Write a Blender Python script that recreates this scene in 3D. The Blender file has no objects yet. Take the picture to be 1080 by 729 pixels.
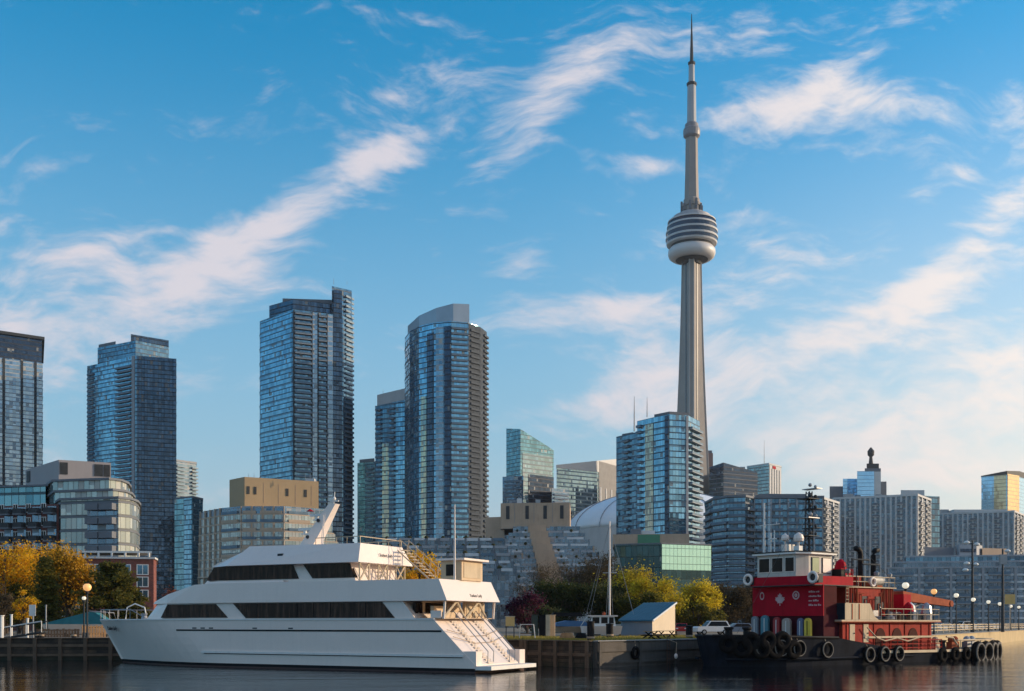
import bpy, math, random
from mathutils import Vector
R = random.Random(11)
C = bpy.context.scene
COL = C.collection
H, F, HY = 3.6, 1145.0, 657.0          # eye height in metres, focal length in photo pixels, horizon row
RAD = math.radians

# ------------------------------------------------------------------ camera
cam = bpy.data.cameras.new('camera'); camo = bpy.data.objects.new('camera', cam); COL.objects.link(camo)
camo.location = (0, 0, H); camo.rotation_euler = (RAD(90), 0, 0)
cam.sensor_width = 36; cam.lens = 36 * F / 1080; cam.shift_y = (HY - 364.5) / 1080
cam.clip_start = .5; cam.clip_end = 20000
C.camera = camo

# ------------------------------------------------------------------ light
SUN_AZ, SUN_EL = RAD(82), RAD(14)      # clockwise from +Y
C.view_settings.view_transform = 'Standard'; C.view_settings.look = 'None'
C.view_settings.exposure = .82; C.view_settings.gamma = 1
sun = bpy.data.lights.new('sun', 'SUN'); suno = bpy.data.objects.new('sun', sun); COL.objects.link(suno)
sun.energy = 2.5; sun.angle = RAD(.5); sun.color = (1, .76, .50)
sd = Vector((math.sin(SUN_AZ) * math.cos(SUN_EL), math.cos(SUN_AZ) * math.cos(SUN_EL), math.sin(SUN_EL)))
suno.rotation_euler = sd.to_track_quat('Z', 'Y').to_euler(); suno.location = sd * 300

# node helper -------------------------------------------------------
class NT:
    def __init__(s, tree): s.t = tree
    def n(s, kind, ins=None, **kw):
        nd = s.t.nodes.new('ShaderNode' + kind)
        for k, v in kw.items(): setattr(nd, k, v)
        for k, v in (ins or {}).items():
            sk = nd.inputs[k]
            if isinstance(v, bpy.types.NodeSocket): s.t.links.new(v, sk)
            else: sk.default_value = v
        return nd
    def m(s, op, a, b=0., c=None, clamp=False):
        ins = {0: a, 1: b}
        if c is not None: ins[2] = c
        return s.n('Math', ins, operation=op, use_clamp=clamp).outputs[0]
    def mix(s, f, a, b):
        nd = s.t.nodes.new('ShaderNodeMix'); nd.data_type = 'RGBA'
        for i, v in ((0, f), (6, a), (7, b)):
            if isinstance(v, bpy.types.NodeSocket): s.t.links.new(v, nd.inputs[i])
            else: nd.inputs[i].default_value = v if i == 0 else (*v, 1)
        return nd.outputs[2]
    def link(s, a, b): s.t.links.new(a, b)

# ------------------------------------------------------------------ sky
w = bpy.data.worlds.new('World'); C.world = w; w.use_nodes = True
N = NT(w.node_tree); bg = w.node_tree.nodes['Background']
sky = N.n('TexSky', sky_type='NISHITA', sun_disc=False, sun_elevation=SUN_EL, sun_rotation=SUN_AZ, air_density=1.0, dust_density=.7, ozone_density=2.2)
tc = N.n('TexCoord').outputs['Generated']
sep = N.n('SeparateXYZ', {0: tc})
yy = N.m('MAXIMUM', sep.outputs[1], .06)
U, V = N.m('DIVIDE', sep.outputs[0], yy), N.m('DIVIDE', sep.outputs[2], yy)
uv = N.n('CombineXYZ', {0: U, 1: V}).outputs[0]
clouds = [  # place and size of each cloud bank in photo pixels; angle in degrees; amount
 (555,138,62,18,-46,1.0),(440,90,44,13,-18,.95),(120,250,70,12,-20,.6),(680,178,36,9,0,.6),(330,208,105,18,-31,1.25),(250,258,60,18,-30,.7),(405,165,32,18,-10,.8),(180,310,105,30,-18,.75),(60,285,60,26,10,.55),
 (12,335,34,16,10,.8),(160,342,75,14,-8,.75),(600,332,85,11,-5,.9),(655,325,32,13,-10,.7),(680,378,42,20,-10,.85),(690,258,30,11,-20,.7),
 (785,236,32,13,5,.7),(830,113,80,17,-8,.95),(960,108,60,17,8,.75),(860,90,34,13,-40,.6),(700,45,120,24,-8,.62),(620,65,60,16,-35,.5),(1075,108,20,26,30,.9),
 (880,345,145,17,-20,1.15),(1035,250,90,17,-42,1.2),(1040,370,75,30,-5,.9),(830,285,40,22,-20,.55),(762,325,24,14,-20,.6),(555,272,32,11,10,.5),
 (675,175,34,9,0,.5),(900,445,120,20,-4,.6),(780,415,80,22,-10,.42),(985,440,120,36,-10,.8),(1030,500,90,18,-4,.6),(870,480,120,14,3,.55),(640,420,50,10,-8,.5),(40,172,50,8,0,.45),(5,5,20,12,0,.5),(470,370,60,16,-10,.35),
 (200,410,80,12,-6,.45),(620,445,90,16,-4,.4),(1000,190,60,10,-25,.5),(60,388,30,10,0,.5)]
tot = None
for (x, y, L, W, a, amt) in clouds:
    mp = N.n('Mapping', {0: uv, 1: ((x - 540) / F, (HY - y) / F, 0), 2: (0, 0, RAD(-a)), 3: (L * 1.15 / F, W * 1.25 / F, 1)}, vector_type='TEXTURE')
    d = N.n('VectorMath', {0: mp.outputs[0], 1: mp.outputs[0]}, operation='DOT_PRODUCT').outputs['Value']
    g = N.m('MULTIPLY', N.m('EXPONENT', N.m('MULTIPLY', d, -.62)), amt)
    tot = g if tot is None else N.m('ADD', tot, g)
warp = N.n('TexNoise', {0: uv, 'Scale': 5., 'Detail': 3.}, noise_dimensions='2D').outputs['Color']
uvw = N.n('VectorMath', {0: uv, 1: N.n('VectorMath', {0: warp, 'Scale': .085}, operation='SCALE').outputs[0]}, operation='ADD').outputs[0]
mp = N.n('Mapping', {0: uvw, 2: (0, 0, RAD(-22)), 3: (5, 15, 1)})
n1 = N.n('TexNoise', {0: mp.outputs[0], 'Scale': 1., 'Detail': 9., 'Roughness': .62}, noise_dimensions='2D').outputs['Fac']
mp2 = N.n('Mapping', {0: uvw, 2: (0, 0, RAD(-38)), 3: (22, 62, 1)})
n2 = N.n('TexNoise', {0: mp2.outputs[0], 'Scale': 1., 'Detail': 5., 'Roughness': .6}, noise_dimensions='2D').outputs['Fac']
front = N.m('MULTIPLY', tot, N.m('GREATER_THAN', sep.outputs[1], .06))
back = N.n('TexNoise', {0: tc, 'Scale': 3.5, 'Detail': 6.}).outputs['Fac']
fill_cloud = N.m('MULTIPLY', N.m('SUBTRACT', back, .36), N.m('LESS_THAN', sep.outputs[1], .06))  # unseen cloud added behind the camera to fill the faces turned this way
dens = N.m('ADD', N.m('ADD', N.m('MULTIPLY', front, .62), N.m('MULTIPLY', N.m('MULTIPLY', fill_cloud, 3.2), N.n('MapRange', {0: sep.outputs[2], 1: .22, 2: .55}, interpolation_type='SMOOTHSTEP').outputs[0])), N.m('ADD', N.m('MULTIPLY', N.m('SUBTRACT', n1, .5), 1.45), N.m('MULTIPLY', N.m('SUBTRACT', n2, .5), 1.15)))
cm = N.n('MapRange', {0: dens, 1: .12, 2: 1.14, 3: 0., 4: .88}, interpolation_type='SMOOTHSTEP').outputs[0]
hz = N.n('MapRange', {0: sep.outputs[2], 1: 0., 2: .52, 3: .95, 4: 0.}, interpolation_type='SMOOTHSTEP').outputs[0]
sat = N.n('HueSaturation', {'Hue': .486, 'Saturation': 2.0, 'Value': .88, 'Color': sky.outputs[0]}).outputs[0]
sunw = N.n('MapRange', {0: N.n('VectorMath', {0: tc, 1: sd}, operation='DOT_PRODUCT').outputs['Value'], 1: .15, 2: .95, 3: 0., 4: 1.}, interpolation_type='SMOOTHSTEP').outputs[0]
hcol = N.mix(sunw, (1.55, 2.05, 2.5), (5.2, 4.25, 3.3))
s1 = N.mix(hz, sat, hcol)
ccol = N.mix(sunw, (3.0, 2.75, 2.9), (4.8, 4.15, 3.5))
ccol = N.mix(N.m('GREATER_THAN', sep.outputs[1], .06), (4.0, 2.6, 1.95), ccol)  # warm tint of the added fill cloud behind the camera
s2 = N.mix(cm, s1, ccol)
N.link(s2, bg.inputs[0]); bg.inputs[1].default_value = .15

# ------------------------------------------------------------------ materials
def mat(name):
    m = bpy.data.materials.new(name); m.use_nodes = True
    return m, NT(m.node_tree), m.node_tree.nodes['Principled BSDF']
MC = {}
def pm(name, col, rough=.7, metal=0., var=.18, scale=1.2, bump=.0, streak=0., spec=.5, fine=12.):
    """painted / cast / sawn surface: blotches, fine grain, vertical weather streaks"""
    if name in MC: return MC[name]
    m, N, b = mat(name)
    oc = N.n('TexCoord').outputs['Object']
    a = N.n('TexNoise', {0: oc, 'Scale': scale, 'Detail': 5.}).outputs['Fac']
    f = N.n('TexNoise', {0: oc, 'Scale': scale * fine, 'Detail': 3.}).outputs['Fac']
    k = N.m('ADD', N.m('MULTIPLY', a, .65), N.m('MULTIPLY', f, .35))
    c = N.mix(N.n('MapRange', {0: k, 1: .3, 2: .7}).outputs[0], tuple(x * (1 - var) for x in col), tuple(min(1, x * (1 + var)) for x in col))
    if streak:
        mp = N.n('Mapping', {0: oc, 3: (2.2, 2.2, .12)})
        st = N.n('TexNoise', {0: mp.outputs[0], 'Scale': 1.5, 'Detail': 4.}).outputs['Fac']
        c = N.mix(N.n('MapRange', {0: st, 1: .52, 2: .75, 3: 0., 4: streak}).outputs[0], c, tuple(x * .45 for x in col))
    N.link(c, b.inputs['Base Color'])
    b.inputs['Metallic'].default_value = metal; b.inputs['Specular IOR Level'].default_value = spec
    N.link(N.n('MapRange', {0: f, 1: .3, 2: .7, 3: max(.02, rough - .1), 4: min(1, rough + .1)}).outputs[0], b.inputs['Roughness'])
    if bump:
        bm = N.n('Bump', {'Strength': bump, 'Distance': .05, 'Height': k}); N.link(bm.outputs[0], b.inputs['Normal'])
    MC[name] = m; return m

def glass(name, tint, dark, fh=3., pw=1.5, span=.2, spanc=(.2, .23, .26), mull=.07, mullc=(.12, .13, .15), curtain=.1, rough=.05, metal=.75, tilt=.05, lightc=(.5, .48, .42)):
    """curtain wall: storeys and panes from the wall's own metres (UV), each pane with its own tint, tilt and blind"""
    if name in MC: return MC[name]
    m, N, b = mat(name)
    uv = N.n('UVMap').outputs[0]; s = N.n('SeparateXYZ', {0: uv})
    u, v = N.m('DIVIDE', s.outputs[0], pw), N.m('DIVIDE', s.outputs[1], fh)
    fu, fv = N.m('FRACT', u), N.m('FRACT', v)
    cell = N.n('CombineXYZ', {0: N.m('FLOOR', u), 1: N.m('FLOOR', v)}).outputs[0]
    wn = N.n('TexWhiteNoise', {0: cell}, noise_dimensions='2D')
    ch = N.n('SeparateXYZ', {0: wn.outputs['Color']})
    big = N.n('TexNoise', {0: uv, 'Scale': .05, 'Detail': 2.}, noise_dimensions='2D').outputs['Fac']
    g = N.mix(N.m('MULTIPLY_ADD', wn.outputs['Value'], .55, N.m('MULTIPLY', big, .5)), tint, dark)
    cur = N.m('LESS_THAN', ch.outputs[0], curtain)
    cur = N.m('MULTIPLY', cur, N.m('GREATER_THAN', fv, N.m('MULTIPLY', ch.outputs[1], .6)))
    c = N.mix(N.m('MULTIPLY', cur, N.m('MULTIPLY_ADD', ch.outputs[2], .7, .2)), g, lightc)
    sp = N.m('LESS_THAN', fv, span); mu = N.m('LESS_THAN', fu, mull)
    c = N.mix(sp, c, spanc); c = N.mix(mu, c, mullc)
    solid = N.m('MAXIMUM', N.m('MAXIMUM', sp, mu), cur)
    N.link(c, b.inputs['Base Color'])
    N.link(N.m('MULTIPLY', N.m('SUBTRACT', 1., solid), metal), b.inputs['Metallic'])
    N.link(N.m('MULTIPLY_ADD', solid, .45, rough), b.inputs['Roughness']); N.link(N.m('MULTIPLY_ADD', solid, -.36, .5), b.inputs['Specular IOR Level'])
    tl = N.n('VectorMath', {0: wn.outputs['Color'], 1: (.5, .5, .5)}, operation='SUBTRACT').outputs[0]
    tl = N.n('VectorMath', {0: tl, 'Scale': tilt}, operation='SCALE').outputs[0]
    nn = N.n('VectorMath', {0: N.n('NewGeometry').outputs['Normal'], 1: tl}, operation='ADD').outputs[0]
    N.link(N.n('VectorMath', {0: nn}, operation='NORMALIZE').outputs[0], b.inputs['Normal'])
    MC[name] = m; return m

def brick(name, col, mortar):
    if name in MC: return MC[name]
    m, N, b = mat(name)
    uv = N.n('UVMap').outputs[0]
    t = N.n('TexBrick', {'Vector': uv, 'Color1': (*col, 1), 'Color2': (*[x * .6 for x in col], 1), 'Mortar': (*mortar, 1), 'Scale': 1., 'Mortar Size': .012, 'Brick Width': .5, 'Row Height': .17})
    n = N.n('TexNoise', {0: uv, 'Scale': .4, 'Detail': 6.}).outputs['Fac']
    N.link(N.mix(N.n('MapRange', {0: n, 1: .35, 2: .7, 3: 0., 4: .5}).outputs[0], t.outputs[0], tuple(x * .55 for x in col)), b.inputs['Base Color'])
    b.inputs['Roughness'].default_value = .85
    MC[name] = m; return m

def leafm(name, c1, c2, c3):
    if name in MC: return MC[name]
    m, N, b = mat(name)
    r = N.n('NewGeometry').outputs['Random Per Island']
    oc = N.n('TexCoord').outputs['Object']
    n = N.n('TexNoise', {0: oc, 'Scale': .45, 'Detail': 3.}).outputs['Fac']
    k = N.m('ADD', N.m('MULTIPLY', r, .55), N.m('MULTIPLY', N.n('MapRange', {0: n, 1: .32, 2: .68}).outputs[0], .45))
    cr = N.n('ValToRGB', {0: k}); e = cr.color_ramp.elements
    e[0].position = .12; e[0].color = (*c1, 1); e[1].position = .88; e[1].color = (*c3, 1)
    x = e.new(.5); x.color = (*c2, 1)
    N.link(cr.outputs[0], b.inputs['Base Color']); b.inputs['Roughness'].default_value = .7; b.inputs['Specular IOR Level'].default_value = .2
    tr = N.n('BsdfTranslucent', {0: cr.outputs[0]}); mx = N.n('MixShader', {0: .5, 1: b.outputs[0], 2: tr.outputs[0]})
    N.link(mx.outputs[0], m.node_tree.nodes['Material Output'].inputs[0])
    MC[name] = m; return m

WHITE = pm('gloss white paint', (.82, .715, .645), .38, var=.04, scale=.5, spec=.5, streak=.07, bump=.04)
SHADEC = pm('shade darkened concrete', (.075, .066, .058), .8, var=.35, scale=.5, streak=.5, bump=.3)  # concrete colour darkened so the sunlit quay wall looks shaded
WHITE2 = pm('matt white paint', (.74, .73, .70), .55, var=.06, scale=.7, streak=.15)
DGLASS = pm('dark tinted window', (.012, .010, .010), .08, var=.4, scale=.7, spec=.14)
BLUEGLASS = pm('blue window glass', (.10, .22, .32), .05, metal=.6, var=.2)
BLACK = pm('black paint', (.012, .012, .014), .6, var=.4, spec=.12)
RUBBER = pm('tyre rubber', (.009, .009, .010), .85, spec=.05, var=.4, scale=4, bump=.3)
CHALK = pm('worn tyre rim', (.16, .15, .135), .8, var=.3, scale=5)
STEEL = pm('grey steel', (.30, .31, .33), .4, metal=.5, var=.2)
DSTEEL = pm('dark grey steel', (.05, .055, .06), .6, var=.3, spec=.15)
CONC = pm('grey concrete', (.30, .29, .28), .85, var=.16, scale=.25, streak=.35, bump=.2)
LCONC = pm('pale concrete', (.58, .58, .58), .8, var=.10, scale=.2, streak=.2)
BEIGE = pm('beige stucco', (.46, .36, .27), .85, var=.10, scale=.2, streak=.15)
BROWNC = pm('brown concrete', (.47, .34, .24), .85, var=.14, scale=.25, streak=.3)
TOWERC = pm('tower concrete', (.31, .285, .265), .85, var=.12, scale=.05, streak=.25)
ROOF = pm('roof gravel', (.22, .21, .20), .9, var=.2)
REDP = pm('red ship paint', (.42, .005, .020), .65, spec=.08, var=.24, scale=.9, streak=.35)
REDP2 = pm('sun faded red paint', (.34, .032, .022), .6, var=.3, scale=.9, streak=.6, spec=.06)
ORANGEP = pm('rusty orange paint', (.34, .085, .04), .7, var=.35, scale=1.5, spec=.08)
HULLB = pm('dark blue hull paint', (.013, .017, .026), .75, var=.5, scale=.7, streak=.4, spec=.04)
CREAM = pm('cream paint', (.58, .47, .33), .6, spec=.1, var=.15, scale=.8, streak=.4)
WOOD = pm('weathered timber', (.13, .085, .055), .85, var=.4, scale=1.5, bump=.4, streak=.4)
WOODL = pm('warm timber', (.42, .24, .11), .8, var=.3, scale=2, bump=.3)
TAN = pm('tan panel', (.58, .42, .26), .5, var=.08)
TEAK = pm('teak tread', (.45, .33, .22), .6, var=.15)
m, N, b = mat('tarred plank wall')
uv_ = N.n('UVMap').outputs[0]
t_ = N.n('TexBrick', {'Vector': uv_, 'Color1': (.10, .066, .043, 1), 'Color2': (.045, .032, .024, 1), 'Mortar': (.006, .005, .005, 1), 'Scale': 1., 'Mortar Size': .02, 'Brick Width': 3.1, 'Row Height': .34})
n_ = N.n('TexNoise', {0: N.n('TexCoord').outputs['Object'], 'Scale': .9, 'Detail': 7.}).outputs['Fac']
wl = N.n('MapRange', {0: N.n('SeparateXYZ', {0: uv_}).outputs[1], 1: .15, 2: .75, 3: 1., 4: 0.}).outputs[0]
c_ = N.mix(N.n('MapRange', {0: n_, 1: .4, 2: .65, 3: 0., 4: .75}).outputs[0], t_.outputs[0], (.022, .017, .013))
N.link(N.mix(N.m('MULTIPLY', wl, N.m('MULTIPLY', n_, 1.4), clamp=True), c_, (.016, .022, .010)), b.inputs['Base Color']); b.inputs['Roughness'].default_value = .85
N.link(N.n('Bump', {'Strength': .6, 'Distance': .05, 'Height': t_.outputs['Fac']}).outputs[0], b.inputs['Normal'])
PLANK = m
BARK = pm('bark', (.055, .042, .032), .9, var=.4, scale=3, bump=.5)
TEAL = pm('teal canvas', (.02, .16, .19), .8, var=.2, scale=2)
BLUEC = pm('blue canvas', (.07, .16, .30), .8, var=.2, scale=2)
SHEDROOF = pm('blue metal roof', (.03, .115, .18), .7, spec=.2, var=.15, scale=1.)
SIDING = pm('beige siding', (.60, .50, .37), .7, var=.08, scale=.8, streak=.1)
GREYS = pm('grey siding', (.22, .23, .26), .7, var=.1, scale=.8, streak=.1)
def lampm(name, col, e):
    m, N, b = mat(name); b.inputs['Base Color'].default_value = (*col, 1); b.inputs['Roughness'].default_value = .3
    b.inputs['Emission Color'].default_value = (*col, 1); b.inputs['Emission Strength'].default_value = e; return m
GLOBE = lampm('lit opal lamp globe', (.9, .80, .62), .38)
AMBER = lampm('lit amber lamp globe', (.9, .45, .16), .45)
PALEG = pm('pale lens', (.75, .74, .70), .3, var=.03)
BOOT = pm('boot top paint', (.05, .018, .016), .5, var=.3)
BALCG = pm('balcony glass', (.12, .18, .24), .38, metal=.25, var=.25, scale=.4, spec=.2)
BALCW = pm('pale balcony slab', (.34, .35, .37), .7, var=.1, scale=.3)
BALCS = pm('slate balcony', (.085, .10, .12), .75, var=.25, scale=.5, spec=.08)
TERR = pm('pale terrace rail', (.62, .63, .64), .6, var=.12, scale=.5, streak=.2)
BALCD = pm('grey balcony slab', (.15, .165, .19), .7, var=.12, scale=.3)

# ------------------------------------------------------------------ mesh helpers
class MB:
    def __init__(s): s.v = []; s.f = []; s.m = []; s.uv = []
    def face(s, pts, mi=0, uv=None):
        n = len(s.v); s.v += [tuple(p) for p in pts]; s.f.append(tuple(range(n, n + len(pts)))); s.m.append(mi); s.uv.append(uv)
    def add(s, vs, fs, mi=0):
        n = len(s.v); s.v += [tuple(p) for p in vs]
        for f in fs: s.f.append(tuple(i + n for i in f)); s.m.append(mi); s.uv.append(None)
    def box(s, x0, x1, y0, y1, z0, z1, mi=0):
        s.prism([(x0, y0), (x1, y0), (x1, y1), (x0, y1)], z0, z1, mi)
    def prism(s, poly, z0, z1, mi=0, top=None, tops=None, bottom=True):
        ar = sum(poly[i - 1][0] * poly[i][1] - poly[i][0] * poly[i - 1][1] for i in range(len(poly)))
        if ar < 0:
            poly = poly[::-1]
            if tops: tops = tops[::-1]
        n = len(poly); zt = tops or [z1] * n; L = 0
        for i in range(n):
            a, b = poly[i], poly[(i + 1) % n]; d = math.hypot(b[0] - a[0], b[1] - a[1])
            ta, tb = zt[i], zt[(i + 1) % n]
            s.face([(*a, z0), (*b, z0), (*b, tb), (*a, ta)], mi, [(L, z0), (L + d, z0), (L + d, tb), (L, ta)]); L += d
        s.face([(*p, t) for p, t in zip(poly, zt)], mi if top is None else top)
        if bottom: s.face([(*p, z0) for p in poly[::-1]], mi if top is None else top)
    def sideprism(s, prof, y0, y1, mi=0):
        """(x,z) outline extruded along y"""
        s.face([(x, y0, z) for x, z in prof], mi); s.face([(x, y1, z) for x, z in prof[::-1]], mi)
        for i in range(len(prof)):
            a, b = prof[i - 1], prof[i]
            s.face([(a[0], y0, a[1]), (a[0], y1, a[1]), (b[0], y1, b[1]), (b[0], y0, b[1])], mi)
    def frustum(s, st, mi=0):
        """loft of same-length rings"""
        n = len(st[0])
        for a, b in zip(st, st[1:]):
            for i in range(n):
                j = (i + 1) % n; s.face([a[i], a[j], b[j], b[i]], mi)
        s.face(st[0][::-1], mi); s.face(st[-1], mi)
    def tube(s, pts, r, mi=0, n=6):
        pts = [Vector(p) for p in pts]; rs = r if isinstance(r, (list, tuple)) else [r] * len(pts); vs = []
        for i, p in enumerate(pts):
            t = (pts[min(i + 1, len(pts) - 1)] - pts[max(i - 1, 0)]).normalized()
            a = t.cross(Vector((0, 0, 1)) if abs(t.z) < .9 else Vector((1, 0, 0))).normalized(); b = t.cross(a)
            vs += [p + (a * math.cos(k * 2 * math.pi / n) + b * math.sin(k * 2 * math.pi / n)) * rs[i] for k in range(n)]
        fs = [(i * n + k, i * n + (k + 1) % n, (i + 1) * n + (k + 1) % n, (i + 1) * n + k) for i in range(len(pts) - 1) for k in range(n)]
        fs += [tuple(range(n))[::-1], tuple(range((len(pts) - 1) * n, len(pts) * n))]
        s.add(vs, fs, mi)
    def lathe(s, prof, c=(0, 0, 0), n=24, mi=0, axis='z', caps=True):
        vs = []
        for r, z in prof:
            for k in range(n):
                a = 2 * math.pi * k / n; p = (r * math.cos(a), r * math.sin(a), z)
                if axis == 'y': p = (p[0], p[2], p[1])
                if axis == 'x': p = (p[2], p[0], p[1])
                vs.append((c[0] + p[0], c[1] + p[1], c[2] + p[2]))
        m = len(prof)
        fs = [(i * n + k, i * n + (k + 1) % n, (i + 1) * n + (k + 1) % n, (i + 1) * n + k) for i in range(m - 1) for k in range(n)]
        if caps and prof[0][0] > 1e-6: fs.append(tuple(range(n))[::-1])
        if caps and prof[-1][0] > 1e-6: fs.append(tuple(range((m - 1) * n, m * n)))
        s.add(vs, fs, mi)
    def ball(s, c, r, mi=0, n=14, sz=1.):
        s.lathe([(r * math.sin(math.pi * i / 8) + 1e-5, -r * sz * math.cos(math.pi * i / 8)) for i in range(9)], c, n, mi)
    def torus(s, c, R1, r, axis='y', n=18, k=8, mi=0):
        s.lathe([(R1 + r * math.cos(2 * math.pi * j / k), r * math.sin(2 * math.pi * j / k)) for j in range(k + 1)], c, n, mi, axis, False)
    def build(s, name, mats, parent=None, loc=None, rotz=0., smooth=False, kind=None):
        o0 = Vector(ORG.get(parent.name, (0, 0, 0))) if parent else Vector((0, 0, 0))
        me = bpy.data.meshes.new(name)
        base = o0 if loc is None else Vector((0, 0, 0))
        me.from_pydata([(x - base.x, y - base.y, z - base.z) for x, y, z in s.v], [], s.f)
        for mt in (mats if isinstance(mats, (list, tuple)) else [mats]): me.materials.append(mt)
        me.polygons.foreach_set('material_index', s.m)
        ul = me.uv_layers.new(name='UVMap'); arr = []
        for f, u in zip(s.f, s.uv):
            if u is None: arr += [0.3, 1.] * len(f)
            else:
                for q in u: arr += [q[0], q[1]]
        ul.data.foreach_set('uv', arr)
        if smooth: me.polygons.foreach_set('use_smooth', [True] * len(s.f))
        me.update()
        return put(name, me, parent, loc, rotz, kind)
ORG = {}
def put(name, me, parent=None, loc=None, rotz=0., kind=None):
    o = bpy.data.objects.new(name, me); COL.objects.link(o)
    o0 = Vector(ORG.get(parent.name, (0, 0, 0))) if parent else Vector((0, 0, 0))
    if parent: o.parent = parent
    if loc is not None: o.location = Vector(loc) - o0
    if rotz: o.rotation_euler = (0, 0, rotz)
    if parent: ORG[o.name] = o0 if loc is None else Vector(loc)
    if kind: o['kind'] = kind
    return o
def thing(name, label, cat, loc=(0, 0, 0), rotz=0., group=None, local=False):
    o = bpy.data.objects.new(name, None); COL.objects.link(o); o.empty_display_size = .5
    o.location = loc; o.rotation_euler = (0, 0, rotz); o['label'] = label; o['category'] = cat
    if group: o['group'] = group
    ORG[o.name] = Vector((0, 0, 0)) if local else Vector(loc)
    return o
def tag(o, label, cat, group=None):
    o['label'] = label; o['category'] = cat
    if group: o['group'] = group
    return o
def copy_thing(root, loc, rotz=0., label=None, group=None):
    r = root.copy(); COL.objects.link(r); r.location = loc; r.rotation_euler = (0, 0, rotz)
    if label: r['label'] = label
    if group: r['group'] = group
    for ch in list(root.children):
        c = ch.copy(); COL.objects.link(c); c.parent = r
        for g in list(ch.children):
            d = g.copy(); COL.objects.link(d); d.parent = c
    return r
def P(px, D): return ((px - 540) / F * D, D)
def Z(py, D): return H + (HY - py) / F * D
G0 = 2.1                                 # quay level

# ------------------------------------------------------------------ water and land
m, N, b = mat('lake water')
oc = N.n('TexCoord').outputs['Object']
mp = N.n('Mapping', {0: oc, 3: (.5, 1.5, 1)})
a1 = N.n('TexNoise', {0: mp.outputs[0], 'Scale': .5, 'Detail': 4., 'Roughness': .55}).outputs['Fac']
mp = N.n('Mapping', {0: oc, 2: (0, 0, .5), 3: (1., 1.9, 1)})
a2 = N.n('TexNoise', {0: mp.outputs[0], 'Scale': 1.7, 'Detail': 5., 'Roughness': .6}).outputs['Fac']
a0 = N.n('TexNoise', {0: N.n('Mapping', {0: oc, 2: (0, 0, .12), 3: (.35, 1., 1)}).outputs[0], 'Scale': .17, 'Detail': 2.}).outputs['Fac']
hh = N.m('ADD', N.m('MULTIPLY', a1, 1.0), N.m('ADD', N.m('MULTIPLY', a2, .3), N.m('MULTIPLY', a0, 2.0)))
N.link(N.n('Bump', {'Strength': 1., 'Distance': .042, 'Height': hh}).outputs[0], b.inputs['Normal'])
b.inputs['Base Color'].default_value = (.004, .007, .012, 1); b.inputs['Roughness'].default_value = .04; b.inputs['IOR'].default_value = 1.33
WATER = m
g = MB(); g.face([(-3000, -3000, 0), (3000, -3000, 0), (3000, 3000, 0), (-3000, 3000, 0)])
o = g.build('water', WATER); o['kind'] = 'structure'
m, N, b = mat('quay ground')
oc = N.n('TexCoord').outputs['Object']
n = N.n('TexNoise', {0: oc, 'Scale': .12, 'Detail': 6.}).outputs['Fac']; n2 = N.n('TexNoise', {0: oc, 'Scale': 6., 'Detail': 4.}).outputs['Fac']
c = N.mix(N.n('MapRange', {0: n, 1: .4, 2: .62}).outputs[0], (.20, .17, .12), (.11, .10, .09))
N.link(N.mix(N.m('MULTIPLY', n2, .5), c, (.26, .22, .16)), b.inputs['Base Color']); b.inputs['Roughness'].default_value = .9
GROUND = m
shore = [(-500, 118), (-60, 103), (-36, 105), (1.2, 92), (6.5, 87), (17.9, 100), (40, 113.5), (108, 229), (175, 345), (420, 700)]
land = shore + [(2500, 2600), (8000, 9000), (-8000, 9000), (-2500, 2600)]
g = MB(); g.prism(land, -3, G0, 0)
o = g.build('ground', GROUND); o['kind'] = 'structure'

# quay walls, one thing for each face the photo shows
def wallrun(name, label, cat, A, B, z0, z1, off, mt, posts=None, rails=None, pmt=None):
    d = Vector((B[0] - A[0], B[1] - A[1])); L = d.length; d.normalize(); n = Vector((d.y, -d.x))
    if n.dot(Vector(A)) > 0: n = -n
    th = thing(name, label, cat, (A[0], A[1], z0), math.atan2(d.y, d.x), local=True)
    sg = 1 if (n.x * -d.y + n.y * d.x) > 0 else -1
    g = MB(); y0, y1 = sorted((0.004 * sg, off * sg)); g.prism([(0, y0), (L, y0), (L, y1), (0, y1)], 0, z1 - z0, 0); g.uv = [u and [(a, c + z0) for a, c in u] for u in g.uv]; g.build('wall_face', PLANK if mt is WOOD else mt, th)
    if posts:
        k = int(L / posts)
        g = MB(); g.box(-.16, .16, off * sg if sg > 0 else off * sg - .2, off * sg + .2 if sg > 0 else off * sg, 0, z1 - z0 + .02, 0); first = g.build('pile', pmt or mt, th)
        first.location = (.3, 0, 0)
        for i in range(1, k + 1): put('pile', first.data, th).location = (.3 + i * (L - .6) / k, 0, 0)
    for (za, zb) in rails or []:
        g = MB(); y0, y1 = sorted((off * sg, (off + .13) * sg)); g.box(0.02, L - .02, y0, y1, za - z0, zb - z0, 0); g.build('fender_beam', pmt or mt, th)
    g = MB(); y0, y1 = sorted((-.5 * sg, (off + .14) * sg)); g.box(0, L, y0, y1, z1 - z0 + .004, z1 - z0 + .07, 0); g.build('coping', CONC if mt is not WOOD else WOOD, th)
    return th
wallrun('quay_wall', 'dark timber quay wall with piles at far left beside the yacht bow', 'quay wall', (-60, 103), (-36, 105), -.8, G0, .3, WOOD, 2.4, [(.4, .65), (1.3, 1.55)], WOOD)
wallrun('quay_wall', 'dark timber quay wall running behind the white yacht', 'quay wall', (-36, 105), (1.2, 92), -.8, G0, .3, WOOD, 2.4, [(.4, .65), (1.3, 1.55)], WOOD)
wallrun('quay_wall', 'short dark timber quay face between the yacht stern and the concrete corner', 'quay wall', (1.2, 92), (6.5, 87), -.8, G0, .3, WOOD, 1.6, [(.9, 1.15)], WOOD)
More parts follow.
